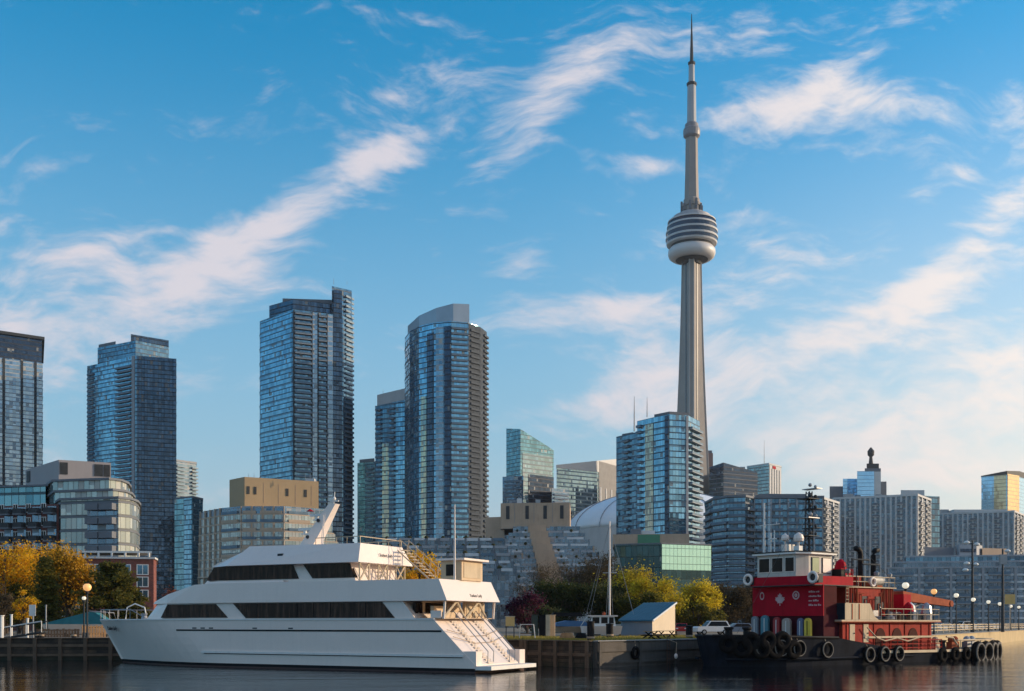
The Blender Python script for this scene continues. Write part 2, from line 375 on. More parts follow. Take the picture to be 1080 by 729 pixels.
wallrun('quay_wall', 'grey concrete quay wall between the tall black bollard and the tug bow', 'quay wall', (6.5, 87), (17.9, 100), -.8, G0, .35, SHADEC, 5., [(1.25, 1.95), (.3, .5)], SHADEC)
wallrun('quay_wall', 'concrete quay wall hidden alongside the moored red tug', 'quay wall', (17.9, 100), (40, 113.5), -.8, G0, .35, SHADEC)
SANDST = pm('sandstone', (.52, .40, .22), .85, var=.15, scale=.5, streak=.2, bump=.2)
wallrun('promenade_wall', 'long sunlit sandstone promenade wall receding at the right', 'quay wall', (40, 113.5), (108, 229), -.8, G0, .35, SANDST)
wallrun('promenade_wall', 'farthest stretch of sandstone promenade wall leaving the photo', 'quay wall', (108, 229), (175, 345), -.8, G0, .35, SANDST)
# grass strip on the middle quay
m, N, b = mat('autumn grass')
oc = N.n('TexCoord').outputs['Object']; n = N.n('TexNoise', {0: oc, 'Scale': 2.5, 'Detail': 6.}).outputs['Fac']
N.link(N.mix(N.n('MapRange', {0: n, 1: .35, 2: .65}).outputs[0], (.42, .30, .05), (.20, .19, .04)), b.inputs['Base Color']); b.inputs['Roughness'].default_value = .9
GRASS = m
g = MB()
for i in range(14000):
    x = -1 + R.random() * 22; e = (92 - (x - 1.2) * .94) if x < 6.5 else 87 + (x - 6.5) * 1.14; y = e + 1.6 + R.random() ** 1.4 * 22; hgt = .08 + R.random() * .16; a = R.random() * 3.14; q = .05
    g.face([(x - q * math.cos(a), y - q * math.sin(a), G0), (x + q * math.cos(a), y + q * math.sin(a), G0), (x + R.uniform(-.05, .05), y, G0 + hgt)])
o = g.build('grass', GRASS); o['kind'] = 'stuff'; 

# ------------------------------------------------------------------ building kit
def off(poly, d):
    ar = sum(poly[i - 1][0] * poly[i][1] - poly[i][0] * poly[i - 1][1] for i in range(len(poly)))
    if ar < 0: poly = poly[::-1]
    out = []
    for i in range(len(poly)):
        p, q, r = Vector(poly[i - 1]), Vector(poly[i]), Vector(poly[(i + 1) % len(poly)])
        e1, e2 = (q - p).normalized(), (r - q).normalized(); n1, n2 = Vector((e1.y, -e1.x)), Vector((e2.y, -e2.x))
        k = (n1 + n2); k = k / max(.35, k.dot(n1)); out.append(tuple(q + k * d))
    return out
def bld(label, px, D, name='tower_building', cat='building', group=None):
    x, y = P(px, D); return thing(name, label, cat, (x, y, G0), group=group)
def body(root, fp, z0, z1, wall, name='glass_wall', roof=None, tops=None):
    g = MB(); g.prism(fp, z0, z1, 0, 1, tops); return g.build(name, [wall, roof or ROOF], root)
def bands(root, fp, z0, z1, fh, d, th, mt, name='floor_band'):
    g = MB(); g.prism(off(fp, d), -th / 2, th / 2); x, y, _ = root.location; z = z0; first = None
    g.v = [(a - x, b2 - y, c) for a, b2, c in g.v]
    while z <= z1 + .01:
        if first is None: first = g.build(name, mt, root, (x, y, z))
        else: put(name, first.data, root, (x, y, z))
        z += fh
def facef(A, B, u0, u1):
    """frame on a facade: start point, x angle, width; local +y points out towards the water"""
    A, B = Vector(A), Vector(B); d = B - A; L = d.length; d.normalize(); n = Vector((d.y, -d.x))
    p, q = A + d * L * u0, A + d * L * u1
    if n.dot((A + B) / 2) > 0: n = -n
    x = Vector((n.y, -n.x))
    s = p if (q - p).dot(x) > 0 else q
    return s, math.atan2(x.y, x.x), abs(u1 - u0) * L
EXTRA, BCOUNT = {}, {}
def balc(root, A, B, u0, u1, z0, z1, fh, dep=1.5, mats=None, name='balcony', rail=1.05, skip=0.):
    s, ang, W = facef(A, B, u0, u1); g = MB()
    g.box(0, W, 0, dep, -.13, .13, 0); g.box(.02, W - .02, dep - .07, dep - .02, .13, rail, 1)
    g.box(0.01, .05, .01, dep - .08, .13, rail, 1); g.box(W - .05, W - .01, .01, dep - .08, .13, rail, 1)
    z = z0; first = None
    while z <= z1 + .01:
        if first is None: first = g.build(name, mats or [BALCW, BALCG], root, (s.x, s.y, z), ang)
        elif BCOUNT.get(root.name, 0) >= 98:
            e = EXTRA.setdefault(root.name, (root, MB(), mats or [BALCW, BALCG]))[1]; ca, sa = math.cos(ang), math.sin(ang); k = len(e.v)
            e.v += [(s.x + a * ca - c * sa, s.y + a * sa + c * ca, z + q) for a, c, q in g.v]; e.f += [tuple(i + k for i in f) for f in g.f]; e.m += g.m; e.uv += g.uv
        else: put(name, first.data, root, (s.x, s.y, z), ang)
        BCOUNT[root.name] = BCOUNT.get(root.name, 0) + 1
        z += fh
def strip(root, A, B, u0, u1, z0, z1, mt, name='window_strip', d=.06):
    s, ang, W = facef(A, B, u0, u1); g = MB()
    g.prism([(0, 0.004), (W, 0.004), (W, d), (0, d)], z0, z1)
    g.v = [(a, b2, c - z0) for a, b2, c in g.v]
    return g.build(name, mt, root, (s.x, s.y, z0), ang)
def piers(root, A, B, n, z0, z1, wd, d, mt, name='pier', u0=0., u1=1.):
    L = (Vector(B) - Vector(A)).length; first = None
    for i in range(n + 1):
        u = u0 + (u1 - u0) * i / n; hw = wd / 2 / L
        a, b2 = max(0, u - hw), min(1, u + hw)
        if first is None or i == n: first = strip(root, A, B, a, b2, z0, z1, mt, name, d)
        else:
            if i == 1: first = strip(root, A, B, a, b2, z0, z1, mt, name, d); continue
            s, ang, W = facef(A, B, a, b2); put(name, first.data, root, (s.x, s.y, z0), ang)
def windows(root, A, B, us, zs, ww, wh, frame, pane, name='window', proud=.05):
    """real framed windows; at most 100 single ones"""
    L = (Vector(B) - Vector(A)).length; g = MB(); t = .14
    g.box(0, ww, 0, proud, 0, t, 0); g.box(0, ww, 0, proud, wh - t, wh, 0); g.box(0, t, 0, proud, t, wh - t, 0); g.box(ww - t, ww, 0, proud, t, wh - t, 0); g.box(ww / 2 - .05, ww / 2 + .05, 0, proud, t, wh - t, 0)
    p = MB(); p.box(t, ww - t, .006, proud * .4, t, wh - t)
    f0 = p0 = None; k = 0
    for z in zs:
        for u in us:
            hw = ww / 2 / L; s, ang, W = facef(A, B, u - hw, u + hw)
            if f0 is None:
                f = f0 = g.build(name, frame, root, (s.x, s.y, z), ang); q = p0 = p.build('pane', pane, f, (s.x, s.y, z))
            elif k < 100:
                f = put(name, f0.data, root, (s.x, s.y, z), ang); q = put('pane', p0.data, f, (s.x, s.y, z))
            k += 1
def antenna(root, px, D, py0, py1, r=.25, name='antenna'):
    x, y = P(px, D); g = MB(); z0, z1 = Z(py0, D), Z(py1, D)
    g.tube([(x, y, z0), (x, y, (z0 + z1) / 2), (x, y, z1)], [r, r * .8, r * .3], 0, 6); g.build(name, STEEL, root)
def mech(root, px0, px1, D, dd, py0, py1, mt=None, name='mechanical_penthouse'):
    a, b2 = P(px0, D), P(px1, D); g = MB(); z0, z1 = Z(py0, D), Z(py1, D)
    g.prism([a, b2, (b2[0] + dd * .02, b2[1] + dd), (a[0] + dd * .02, a[1] + dd)], z0, z1)
    o = g.build(name, mt or BALCD, root)
    return o
def roofunits(root, px0, px1, D, py, n, name='roof_unit'):
    for i in range(n):
        px = R.uniform(px0, px1); x, y = P(px, D + R.uniform(3, 9)); ww = R.uniform(.8, 2.4); hh = R.uniform(.8, 2.2); g = MB(); z = Z(py, D)
        g.box(x - ww, x + ww, y - 1, y + 1, z - .3, z + hh); g.build(name, R.choice([STEEL, LCONC, BALCD]), root)
GB = dict(tint=(.30, .44, .56), dark=(.05, .10, .16))
g_blue = glass('blue curtain wall', (.34, .64, .82), (.06, .16, .25), 2.9, 1.5, .2, (.07, .11, .15), .08, (.05, .08, .11), .06, lightc=(.3, .3, .28))
g_mid = glass('slate blue curtain wall', (.20, .37, .49), (.025, .06, .10), 2.9, 1.6, .2, (.10, .13, .17), .08, (.05, .07, .10), .08, lightc=(.25, .25, .24))
g_dark = glass('dark navy curtain wall', (.10, .16, .24), (.015, .03, .05), 2.9, 1.8, .2, (.02, .028, .04), .10, (.012, .016, .024), .05, lightc=(.12, .13, .13))
g_white = glass('pale lined curtain wall', (.36, .48, .58), (.08, .14, .20), 2.9, 2.2, .26, (.42, .45, .48), .05, (.3, .32, .35), .12)
g_pale = glass('pale gridded glazing', (.58, .64, .62), (.22, .28, .28), 2.6, 1.15, .12, (.16, .17, .17), .10, (.14, .15, .15), .25, metal=.45)
g_teal = glass('teal curtain wall', (.26, .50, .58), (.05, .13, .17), 3.2, 1.6, .18, (.10, .16, .18), .08, (.08, .11, .12), .05)
g_off = glass('grey green office glazing', (.38, .50, .52), (.12, .19, .22), 3.6, 1.8, .30, (.22, .26, .27), .05, (.15, .17, .18), .05)
g_dkteal = glass('dark green glazing', (.05, .11, .12), (.012, .03, .035), 3.4, 1.8, .06, (.03, .05, .05), .05, (.02, .03, .03), .04)
g_mirror = glass('pale green mirror glazing', (.48, .76, .64), (.40, .66, .56), 2.4, 1.4, .06, (.10, .17, .15), .07, (.10, .17, .15), 0., tilt=.012)
g_apt = glass('apartment glazing', (.24, .36, .48), (.05, .09, .14), 2.75, 1.7, .05, (.3, .3, .3), .09, (.35, .36, .38), .22)
g_terr = glass('dark terrace glazing', (.20, .27, .34), (.04, .06, .085), 2.4, 1.4, .05, (.2, .2, .2), .10, (.25, .26, .27), .15, lightc=(.35, .33, .3))
g_deep = glass('deep blue office glazing', (.06, .10, .16), (.015, .025, .045), 3.4, 1.5, .25, (.05, .06, .08), .08, (.03, .035, .045), .04)
g_gold = glass('gold mirror glazing', (.82, .62, .36), (.55, .42, .28), 3.6, 1.6, .12, (.35, .28, .2), .05, (.25, .2, .15), 0., tilt=.02)
g_sky = glass('bright blue mirror glazing', (.45, .72, .92), (.30, .55, .78), 3.6, 1.6, .10, (.2, .32, .42), .05, (.2, .3, .4), 0., tilt=.02)

# ------------------------------------------------------------------ far towers, left to right
P0, Z0, KD = P, Z, 1.5                    # the towers stand half as far again as first paced out
def P(px, D): return P0(px, D * KD)
def Z(py, D): return Z0(py, D * KD)
# 1 tower cut by the left edge
b = bld('glass tower cut by the left edge of the photo, dark overhanging crown', 20, 520)
fp = [P(-70, 500), P(45, 528), P(44, 575), P(-70, 560)]
body(b, fp, G0, Z(379, 520), g_white); body(b, off(fp, -.6), Z(379, 520), Z(354, 520), g_deep, 'dark_crown')
body(b, off(fp, 1.3), Z(354, 520), Z(351, 520), DSTEEL, 'roof_overhang', DSTEEL)
for u in (.42, .63, .80, .93): strip(b, fp[0], fp[1], u - .012, u + .012, Z(560, 520), Z(379, 520), DSTEEL, 'mullion_strip', .35)
strip(b, fp[0], fp[1], 0, 1, Z(620, 520), Z(512, 520), g_dark, 'lower_glazing', .3)
bands(b, fp, Z(500, 520), Z(382, 520), 5.8, .25, .3, BALCW)
# 2 two-tone tower
b = bld('two-tone glass tower with a balcony stack down its middle, second from left', 140, 490)
fp = [P(92, 505), P(143, 485), P(186, 491), P(184, 545), P(96, 548)]
body(b, fp, G0, Z(378, 490), g_blue)
strip(b, fp[1], fp[2], .02, .99, G0 + 1, Z(378, 490), g_dark, 'dark_glazing', .25)
top = [P(103, 500), P(143, 487), P(178, 499), P(176, 535), P(106, 538)]
body(b, top, Z(378, 490), Z(361, 490), g_mid, 'upper_glass')
body(b, [P(138, 489), P(178, 500), P(176, 530), P(140, 528)], Z(361, 490), Z(353, 490), g_dark, 'crown')
body(b, [P(104, 501), P(122, 495), P(122, 520), P(106, 520)], Z(361, 490), Z(357, 490), BALCD, 'mechanical_penthouse')
balc(b, fp[0], fp[1], .62, .92, G0 + 20, Z(385, 490), 2.9, 1.6); balc(b, fp[0], fp[1], 0.02, .14, G0 + 20, Z(385, 490), 2.9, 1.2)
for u in (.25, .5, .75, .97): strip(b, fp[1], fp[2], u - .03, u + .03, G0 + 3, Z(378, 490), g_dark, 'glass_rib', .5)
strip(b, fp[0], fp[1], .93, .985, G0 + 3, Z(378, 490), BALCW, 'corner_pier', .5)
bands(b, fp, Z(600, 490), Z(380, 490), 8.7, .2, .25, BALCD)
# 7 slender pair
b = bld('slender pale tower with projecting balconies on its right edge, behind the teal block', 197, 580)
fp = [P(185, 575), P(207, 585), P(206, 610), P(186, 605)]; body(b, fp, G0, Z(488, 580), g_white)
balc(b, fp[0], fp[1], .75, 1.03, G0 + 30, Z(491, 580), 2.9, 2.0); balc(b, fp[0], fp[1], .05, .4, G0 + 30, Z(491, 580), 2.9, 1.4); body(b, off(fp, .4), Z(488, 580), Z(486, 580), BALCW, 'parapet')
b = bld('plain teal glass mid-rise block between the dark tower and the beige terraces', 199, 430)
fp = [P(184, 430), P(203, 424), P(214, 432), P(213, 460), P(185, 460)]; body(b, fp, G0, Z(527, 430), g_teal); strip(b, fp[0], fp[1], .55, .97, G0 + 1, Z(527, 430), g_blue, 'light_glazing', .3); body(b, off(fp, .2), Z(527, 430), Z(525, 430), BALCD, 'parapet'); roofunits(b, 190, 208, 430, 526, 3)
# 3 tall dark blue tower
b = bld('tall dark blue condo tower with stepped roof, tallest left of the lone needle tower', 322, 430)
fp = [P(274, 442), P(309, 425), P(362, 434), P(372, 440), P(371, 470), P(276, 476)]
body(b, fp, G0, Z(330, 430), g_mid)
strip(b, fp[0], fp[1], .03, .97, G0 + 1, Z(332, 430), g_blue, 'blue_glazing', .2)
body(b, [P(284, 436), P(309, 427), P(358, 435), P(357, 462), P(286, 466)], Z(330, 430), Z(318, 430), g_dark, 'upper_storeys')
body(b, [P(298, 436), P(350, 438), P(350, 460), P(300, 460)], Z(318, 430), Z(310, 430), BALCD, 'mechanical_penthouse')
body(b, [P(350, 432), P(371, 438), P(370, 462), P(351, 460)], Z(330, 430), Z(300, 430), g_mid, 'end_bay')
balc(b, fp[1], fp[2], .03, .36, G0 + 12, Z(334, 430), 2.9, 1.7); balc(b, fp[1], fp[2], .50, .66, G0 + 12, Z(334, 430), 2.9, 1.5)
balc(b, fp[2], fp[3], .2, 1.03, G0 + 12, Z(306, 430), 2.9, .9)
strip(b, fp[1], fp[2], .80, .97, G0 + 12, Z(304, 430), g_dark, 'dark_glazing', .5); strip(b, fp[1], fp[2], .38, .48, G0 + 12, Z(331, 430), g_white, 'lined_glazing', .35); strip(b, fp[1], fp[2], .68, .79, G0 + 12, Z(331, 430), g_white, 'lined_glazing', .35)
for u in (.015, .37, .49, .67): strip(b, fp[1], fp[2], u - .009, u + .009, G0 + 12, Z(331, 430), DSTEEL, 'fin', .9)
bands(b, fp, G0 + 12, Z(332, 430), 8.7, .25, .3, BALCD); antenna(b, 352, 445, 300, 293, .15); antenna(b, 366, 445, 300, 296, .12)
# 5, 6 lower companions
b = bld('pale blue tower with slanted roof tucked left of the curved tower', 411, 445)
fp = [P(396, 442), P(429, 436), P(430, 470), P(397, 475)]; body(b, fp, G0, 0, g_mid, tops=[Z(430, 445), Z(426, 445), Z(426, 445), Z(430, 445)])
body(b, off(fp, -1), Z(432, 445), 0, LCONC, 'slanted_crown', tops=[Z(418, 445), Z(414, 445), Z(414, 445), Z(418, 445)])
balc(b, fp[0], fp[1], .02, .2, G0 + 12, Z(435, 445), 2.9, 1.3); balc(b, fp[0], fp[1], .45, .62, G0 + 12, Z(435, 445), 2.9, 1.3); strip(b, fp[0], fp[1], .66, .98, G0 + 5, Z(430, 445), g_blue, 'blue_glazing', .3); strip(b, fp[0], fp[1], .22, .44, G0 + 12, Z(470, 445), glass('painted gold reflection glazing', (.80, .66, .42), (.16, .22, .26), 2.9, 1.3, .2, (.16, .17, .16), .09, (.10, .11, .12), .05, tilt=.09), 'painted_reflection', .35); antenna(b, 404, 450, 418, 410, .15); bands(b, fp, G0 + 12, Z(430, 445), 8.7, .2, .25, BALCD)  # warm strip: gold reflection streaks put into the glass tint
b = bld('small blue-grey tower left of the slanted-roof tower, lowest of that cluster', 387, 530)
fp = [P(377, 532), P(397, 526), P(398, 556), P(378, 560)]; body(b, fp, G0, Z(488, 530), g_mid); body(b, off(fp, -1.5), Z(488, 530), Z(484, 530), BALCD, 'mechanical_penthouse'); balc(b, fp[0], fp[1], .5, .85, G0 + 12, Z(492, 530), 2.9, 1.4); strip(b, fp[0], fp[1], .05, .4, G0 + 1, Z(488, 530), g_teal, 'teal_glazing', .25)
# 4 curved tower
b = bld('curved blue glass tower with swept-up crown and balconies down its right edge', 470, 405)
fp = [P(427, 420), P(432, 411), P(442, 404), P(458, 399), P(476, 397), P(494, 399), P(506, 404), P(513, 411), P(512, 440), P(428, 445)]
body(b, fp, G0, Z(345, 405), g_blue)
c1 = [P(430, 414), P(442, 405), P(460, 400), P(478, 398), P(495, 400), P(495, 430), P(430, 432)]
tops = [Z(337, 405), Z(333, 405), Z(329, 405), Z(326, 405), Z(325, 405), Z(325, 405), Z(338, 405)]
body(b, c1, Z(345, 405), 0, pm('crown cladding', (.34, .40, .46), .4, metal=.4, var=.12, scale=.2), 'swept_crown', tops=tops)
for (i, u0, u1) in ((4, .0, .95), (5, .15, .95)): balc(b, fp[i], fp[i + 1], u0, u1, G0 + 12, Z(352, 405), 2.9, .9, [BALCD, BALCG] if i == 4 else [BALCS, BALCS])
ANTIGLINT = pm('matt antiglint dark', (.075, .09, .11), .8, var=.5, scale=.6, spec=.05); strip(b, fp[5], fp[6], .0, 1., G0 + 12, Z(346, 405), ANTIGLINT, 'antiglint_strip', .15); balc(b, fp[6], fp[7], .45, 1.08, G0 + 12, Z(352, 405), 2.9, 1.2, [BALCS, BALCS])  # matt dark strips added over the glass to stop sun glint
strip(b, fp[6], fp[7], .0, .98, G0 + 12, Z(346, 405), ANTIGLINT, 'antiglint_strip', .3); strip(b, fp[2], fp[3], .55, .95, G0 + 12, Z(355, 405), g_dark, 'dark_glazing', .4); strip(b, fp[3], fp[4], .6, .98, G0 + 12, Z(350, 405), g_deep, 'dark_glazing', .4); strip(b, fp[1], fp[2], .1, .5, G0 + 12, Z(365, 405), g_mid, 'slate_glazing', .4); strip(b, fp[3], fp[4], .1, .55, G0 + 12, Z(350, 405), g_white, 'lined_glazing', .35)
bands(b, fp, G0 + 12, Z(346, 405), 8.7, .2, .25, BALCW)
GOLDREFL = glass('painted gold reflection glazing', (.80, .66, .42), (.16, .22, .26), 2.9, 1.3, .2, (.16, .17, .16), .09, (.10, .11, .12), .05, tilt=.09)  # tint carries painted gold reflections
strip(b, fp[2], fp[3], .15, .5, G0 + 12, Z(420, 405), GOLDREFL, 'painted_reflection', .45)
# 11 slanted glass office
b = bld('green-blue glass office with a slanted wedge top, behind the terraced pyramid', 558, 600)
D = 600; fp = [P(534, 600), P(549, 590), P(584, 606), P(583, 640), P(536, 640)]
body(b, fp, G0, 0, g_teal, tops=[Z(452, D), Z(456, D), Z(473, D), Z(470, D), Z(452, D)])
strip(b, fp[1], fp[2], .05, .95, G0 + 30, Z(480, D), g_off, 'pale_glazing', .4); strip(b, fp[1], fp[2], .22, .98, G0 + 30, Z(502, D), g_deep, 'dark_glazing', .8)
body(b, [P(530, 585), P(552, 580), P(552, 600), P(531, 600)], G0, Z(503, 585), g_apt, 'lower_block'); body(b, [P(582, 590), P(600, 596), P(600, 620), P(583, 620)], G0, Z(515, 590), g_white, 'right_wing', )
balc(b, P(530, 585), P(552, 580), .1, .9, Z(560, 585), Z(507, 585), 3., 1.4); balc(b, P(582, 590), P(600, 596), .1, .95, Z(560, 585), Z(519, 590), 3., 1.6)
# 12 wide office
b = bld('wide grey-green glass office with a sunlit beige right end, above the white dome', 620, 660)
D = 660; fp = [P(587, 650), P(630, 668), P(658, 700), P(650, 740), P(590, 720)]
body(b, fp, G0, 0, g_off, tops=[Z(494, 660), Z(487, 668), Z(482, 690), Z(482, 700), Z(494, 700)])
strip(b, fp[1], fp[2], .05, .97, Z(530, 680), Z(489, 680), CONC, 'beige_end_wall', .4); strip(b, fp[1], fp[2], .05, .97, Z(570, 680), Z(531, 680), g_deep, 'dark_glazing', .5)
for u in (.1, .3, .5, .7, .9): strip(b, fp[1], fp[2], u - .02, u + .02, Z(532, 680), Z(516, 680), LCONC, 'column', .9)
body(b, off(fp, .3), Z(496, 660), 0, STEEL, 'parapet', tops=[Z(493, 660), Z(486, 668), Z(481, 690), Z(481, 700), Z(493, 700)])
# 13 dome
x, y = P(698, 545); b = thing('stadium', 'white ribbed stadium dome half hidden behind the glass condo', 'stadium', (x, y, G0))
g = MB(); g.lathe([(72, G0), (72, Z(562, 545))], (x, y, 0), 40); g.build('drum_wall', LCONC, b)
g = MB(); rz = 30; z0 = Z(562, 545); g.lathe([(72 * math.cos(RAD(i * 5)) + 1e-4, z0 + rz * math.sin(RAD(i * 5))) for i in range(19)], (x, y, 0), 48)
g.build('dome_roof', pm('dome membrane', (.88, .90, .93), .45, var=.06, scale=.05), b, smooth=True)
for k in range(16):
    a = k * math.pi * 2 / 16; g = MB(); g.tube([(x + 72.3 * math.cos(RAD(i * 6)) * math.cos(a), y + 72.3 * math.cos(RAD(i * 6)) * math.sin(a), z0 + 30.3 * math.sin(RAD(i * 6))) for i in range(15)], .35, 0, 5); g.build('dome_rib', STEEL, b)
# tower
x, y = P0(729.5, 1000); t = thing('needle_tower', 'slender concrete needle tower with round observation pod and tall antenna', 'tower', (x, y, G0))
S = 1000 / F
def zt(py): return H + (HY - py) * S
g = MB(); st = []
for py, hw in ((655, 31), (600, 25), (550, 20.5), (500, 17), (450, 14.6), (400, 12.4), (350, 10.6), (310, 9.6), (274, 8.9)):
    ring = []; r = hw * S; core = 7.2 * S
    for k in range(3):
        a = RAD(-100 + 120 * k)
        ring += [(x + r * 1.12 * math.cos(a) - .30 * core * math.sin(a) * q, y + r * 1.12 * math.sin(a) + .30 * core * math.cos(a) * q, zt(py)) for q in (-1, 1)]
        a2 = a + RAD(60); ring += [(x + core * .95 * math.cos(a2 + q), y + core * .95 * math.sin(a2 + q), zt(py)) for q in (-.28, .28)]
    st.append(ring)
g.frustum(st); g.build('shaft', TOWERC, t)
LIFT = pm('lift glazing', (.10, .11, .125), .3, var=.3, scale=.3, spec=.3); RIB = pm('pale rib concrete', (.40, .375, .355), .85, var=.1, scale=.1)
for k in (0, 4, 8):
    for q in (0, 1): g = MB(); g.tube([Vector(ring[k + q]) for ring in st], .75, 0, 5); g.build('rib', RIB, t)
for k in (2, 6, 10):
    g = MB(); fr = []
    for ring in st:
        a, c = Vector(ring[k]), Vector(ring[k + 1]); mid = (a + c) / 2; o_ = Vector((mid.x - x, mid.y - y, 0)).normalized() * .35; e = (c - a) * .3
        fr.append([mid - e - o_, mid - e + o_, mid + e + o_, mid + e - o_])
    g.frustum(fr); g.build('lift_strip', LIFT, t)
def lt(name, prof, mt, smooth=False, n=40, mats=None):
    g = MB(); g.lathe([(r * S, zt(py)) for r, py in prof], (x, y, 0), n); return g.build(name, mt, t, smooth=smooth)
lt('pod_underside', [(8.6, 279), (10, 276.5), (17, 274.6)], DSTEEL)  # underside coloured dark to stand for its shade
lt('radome_ring', [(16, 274.2), (20.5, 273.7), (23.6, 271.6), (24.8, 268.4), (24.6, 264.6), (22.6, 262)], pm('radome white', (.60, .58, .57), .45, var=.05, scale=.1), True)
lt('pod_recess', [(21.5, 262), (21.5, 259)], DSTEEL)
lt('lower_deck', [(23, 259.2), (26, 258.6), (26.6, 257)], LCONC); lt('lower_windows', [(26.2, 257), (26.6, 253.5)], g_deep)
lt('deck_rim', [(27.2, 253.5), (27.4, 251.6), (26.6, 251.4)], LCONC); lt('observation_windows', [(25.9, 251.4), (26.4, 247)], g_deep)
lt('deck_rim', [(27, 247), (27.2, 245.2), (25.6, 245)], LCONC); lt('restaurant_windows', [(25, 245), (25.4, 240.5)], g_deep)
lt('upper_rim', [(26, 240.5), (25.8, 238.8), (22, 237.6)], LCONC); lt('upper_windows', [(24.6, 238), (24.2, 235.2)], g_deep); lt('upper_rim', [(25.2, 235.2), (25, 233.8), (20.5, 233.4)], LCONC)
lt('upper_tier', [(20, 233.4), (19.6, 229.2), (19, 228.8), (14.5, 228.4)], pm('pod cladding', (.34, .34, .36), .5, var=.15, scale=.1)); lt('upper_tier', [(14, 228.4), (13.6, 225.8), (9, 225.2)], MC['pod cladding'])
lt('equipment_collar', [(9.8, 224.5), (9.8, 219), (11, 218.8), (11, 216), (8.6, 215.5), (8.6, 211), (7.6, 210)], TOWERC, n=12)
lt('upper_shaft', [(7.6, 211), (6.8, 180), (6.4, 146)], TOWERC, n=6)
lt('sky_pod', [(6.4, 146), (8.6, 144), (9, 140), (8.8, 137), (7.4, 135), (7, 131.5), (5.4, 130)], pm('sky pod cladding', (.22, .22, .24), .5, var=.2, scale=.2), n=20)
lt('antenna_mast', [(4.9, 130), (4.5, 91)], pm('antenna steel', (.36, .38, .40), .5, var=.1, scale=.1), n=10)
lt('antenna_collar', [(4.6, 91), (5.4, 90), (5.4, 88), (3.4, 87)], DSTEEL, n=10)
lt('antenna_mast', [(3.3, 87), (3.1, 69)], MC['antenna steel'], n=10); lt('antenna_collar', [(3.1, 69), (3.9, 68), (3.9, 66), (2, 65)], DSTEEL, n=10)
lt('antenna_spire', [(1.9, 65), (1.6, 50), (1.5, 49.9), (1.1, 36), (1.0, 35.9), (.7, 25), (.35, 15)], DSTEEL, n=8)
for k in range(10):
    a = k * .628; g = MB(); rr = 10.6 * S; g.box(x + rr * math.cos(a) - .9, x + rr * math.cos(a) + .9, y + rr * math.sin(a) - .9, y + rr * math.sin(a) + .9, zt(223.5), zt(217 - (k % 3) * 2)); g.build('equipment_box', BALCD, t)
# 14 stepped glass condo before the tower
b = bld('stepped bright glass condo standing in front of the needle tower', 695, 350)
fa = [P(672, 352), P(690, 345), P(706, 340), P(726, 342), P(738, 352), P(737, 380), P(674, 382)]
body(b, fa, G0, Z(440, 345), g_blue); fb = [P(650, 372), P(673, 362), P(674, 392), P(652, 396)]; body(b, fb, G0, Z(457, 365), g_mid, 'left_wing')
body(b, [P(690, 347), P(706, 342), P(727, 344), P(726, 370), P(691, 370)], Z(440, 345), Z(436, 345), BALCD, 'parapet')
body(b, [P(656, 374), P(668, 370), P(669, 385), P(657, 386)], Z(457, 365), Z(453, 365), BALCD, 'mechanical_penthouse')
balc(b, fa[3], fa[4], .05, 1., G0 + 15, Z(448, 345), 2.9, 1.8); balc(b, fb[0], fb[1], .35, .62, G0 + 15, Z(462, 365), 2.9, 1.4); balc(b, fa[0], fa[1], .02, .3, G0 + 15, Z(446, 345), 2.9, 1.2)
strip(b, fa[0], fa[1], .5, .95, G0 + 15, Z(446, 345), glass('painted warm reflection glazing', (.72, .62, .44), (.25, .26, .26), 2.9, 1.3, .2, (.4, .36, .28), .08, (.3, .28, .24), .3), 'painted_reflection', .35)  # warm strip tint stands for a golden reflection
strip(b, fa[1], fa[2], .72, .98, G0 + 15, Z(441, 345), g_deep, 'dark_glazing', .35); strip(b, fa[2], fa[3], .86, .98, G0 + 15, Z(441, 345), BALCW, 'white_pier', .6)
bands(b, fa, G0 + 15, Z(441, 345), 8.7, .15, .2, BALCD); antenna(b, 669, 375, 455, 418, .42); antenna(b, 682.5, 358, 440, 419, .28)
# 17 dark offices behind
b = bld('dark grey ribbed office block just right of the needle tower shaft', 775, 640)
D = 640; fp = [P(748, 640), P(763, 632), P(799, 645), P(798, 680), P(750, 680)]; body(b, fp, G0, 0, g_deep, tops=[Z(493, D), Z(490, D), Z(497, D), Z(497, D), Z(493, D)]); bands(b, fp, Z(530, D), Z(499, D), 4., .3, .5, BALCD); roofunits(b, 760, 790, 640, 493, 3)
b = bld('pale office tower with sunlit beige right face and a thin rooftop antenna', 806, 760)
D = 760; fp = [P(788, 765), P(811, 750), P(824, 765), P(822, 800), P(790, 800)]; body(b, fp, G0, Z(492, D), g_off); strip(b, fp[1], fp[2], .03, .97, G0 + 5, Z(492.5, D), LCONC, 'beige_end_wall', .4)
for u in (.2, .4, .6, .8): strip(b, fp[1], fp[2], u - .03, u + .03, G0 + 5, Z(496, D), g_deep, 'window_slot', .6)
body(b, off(fp, .3), Z(492, D), Z(490.5, D), LCONC, 'parapet'); antenna(b, 806, 770, 491, 464, .4); s_ = strip(b, fp[1], fp[2], .25, .5, Z(495.6, D), Z(492.8, D), REDP, 'red_rooftop_sign', .9)
b = bld('slim reddish brick tower peeking out right of the needle tower shaft', 745, 800)
fp = [P(738, 800), P(752, 800), P(752, 830), P(738, 830)]; body(b, fp, G0, Z(478, 800), pm('far brick', (.30, .17, .14), .9, var=.15), 'brick_wall'); body(b, off(fp, -1), Z(478, 800), Z(475, 800), BALCD, 'mechanical_penthouse')
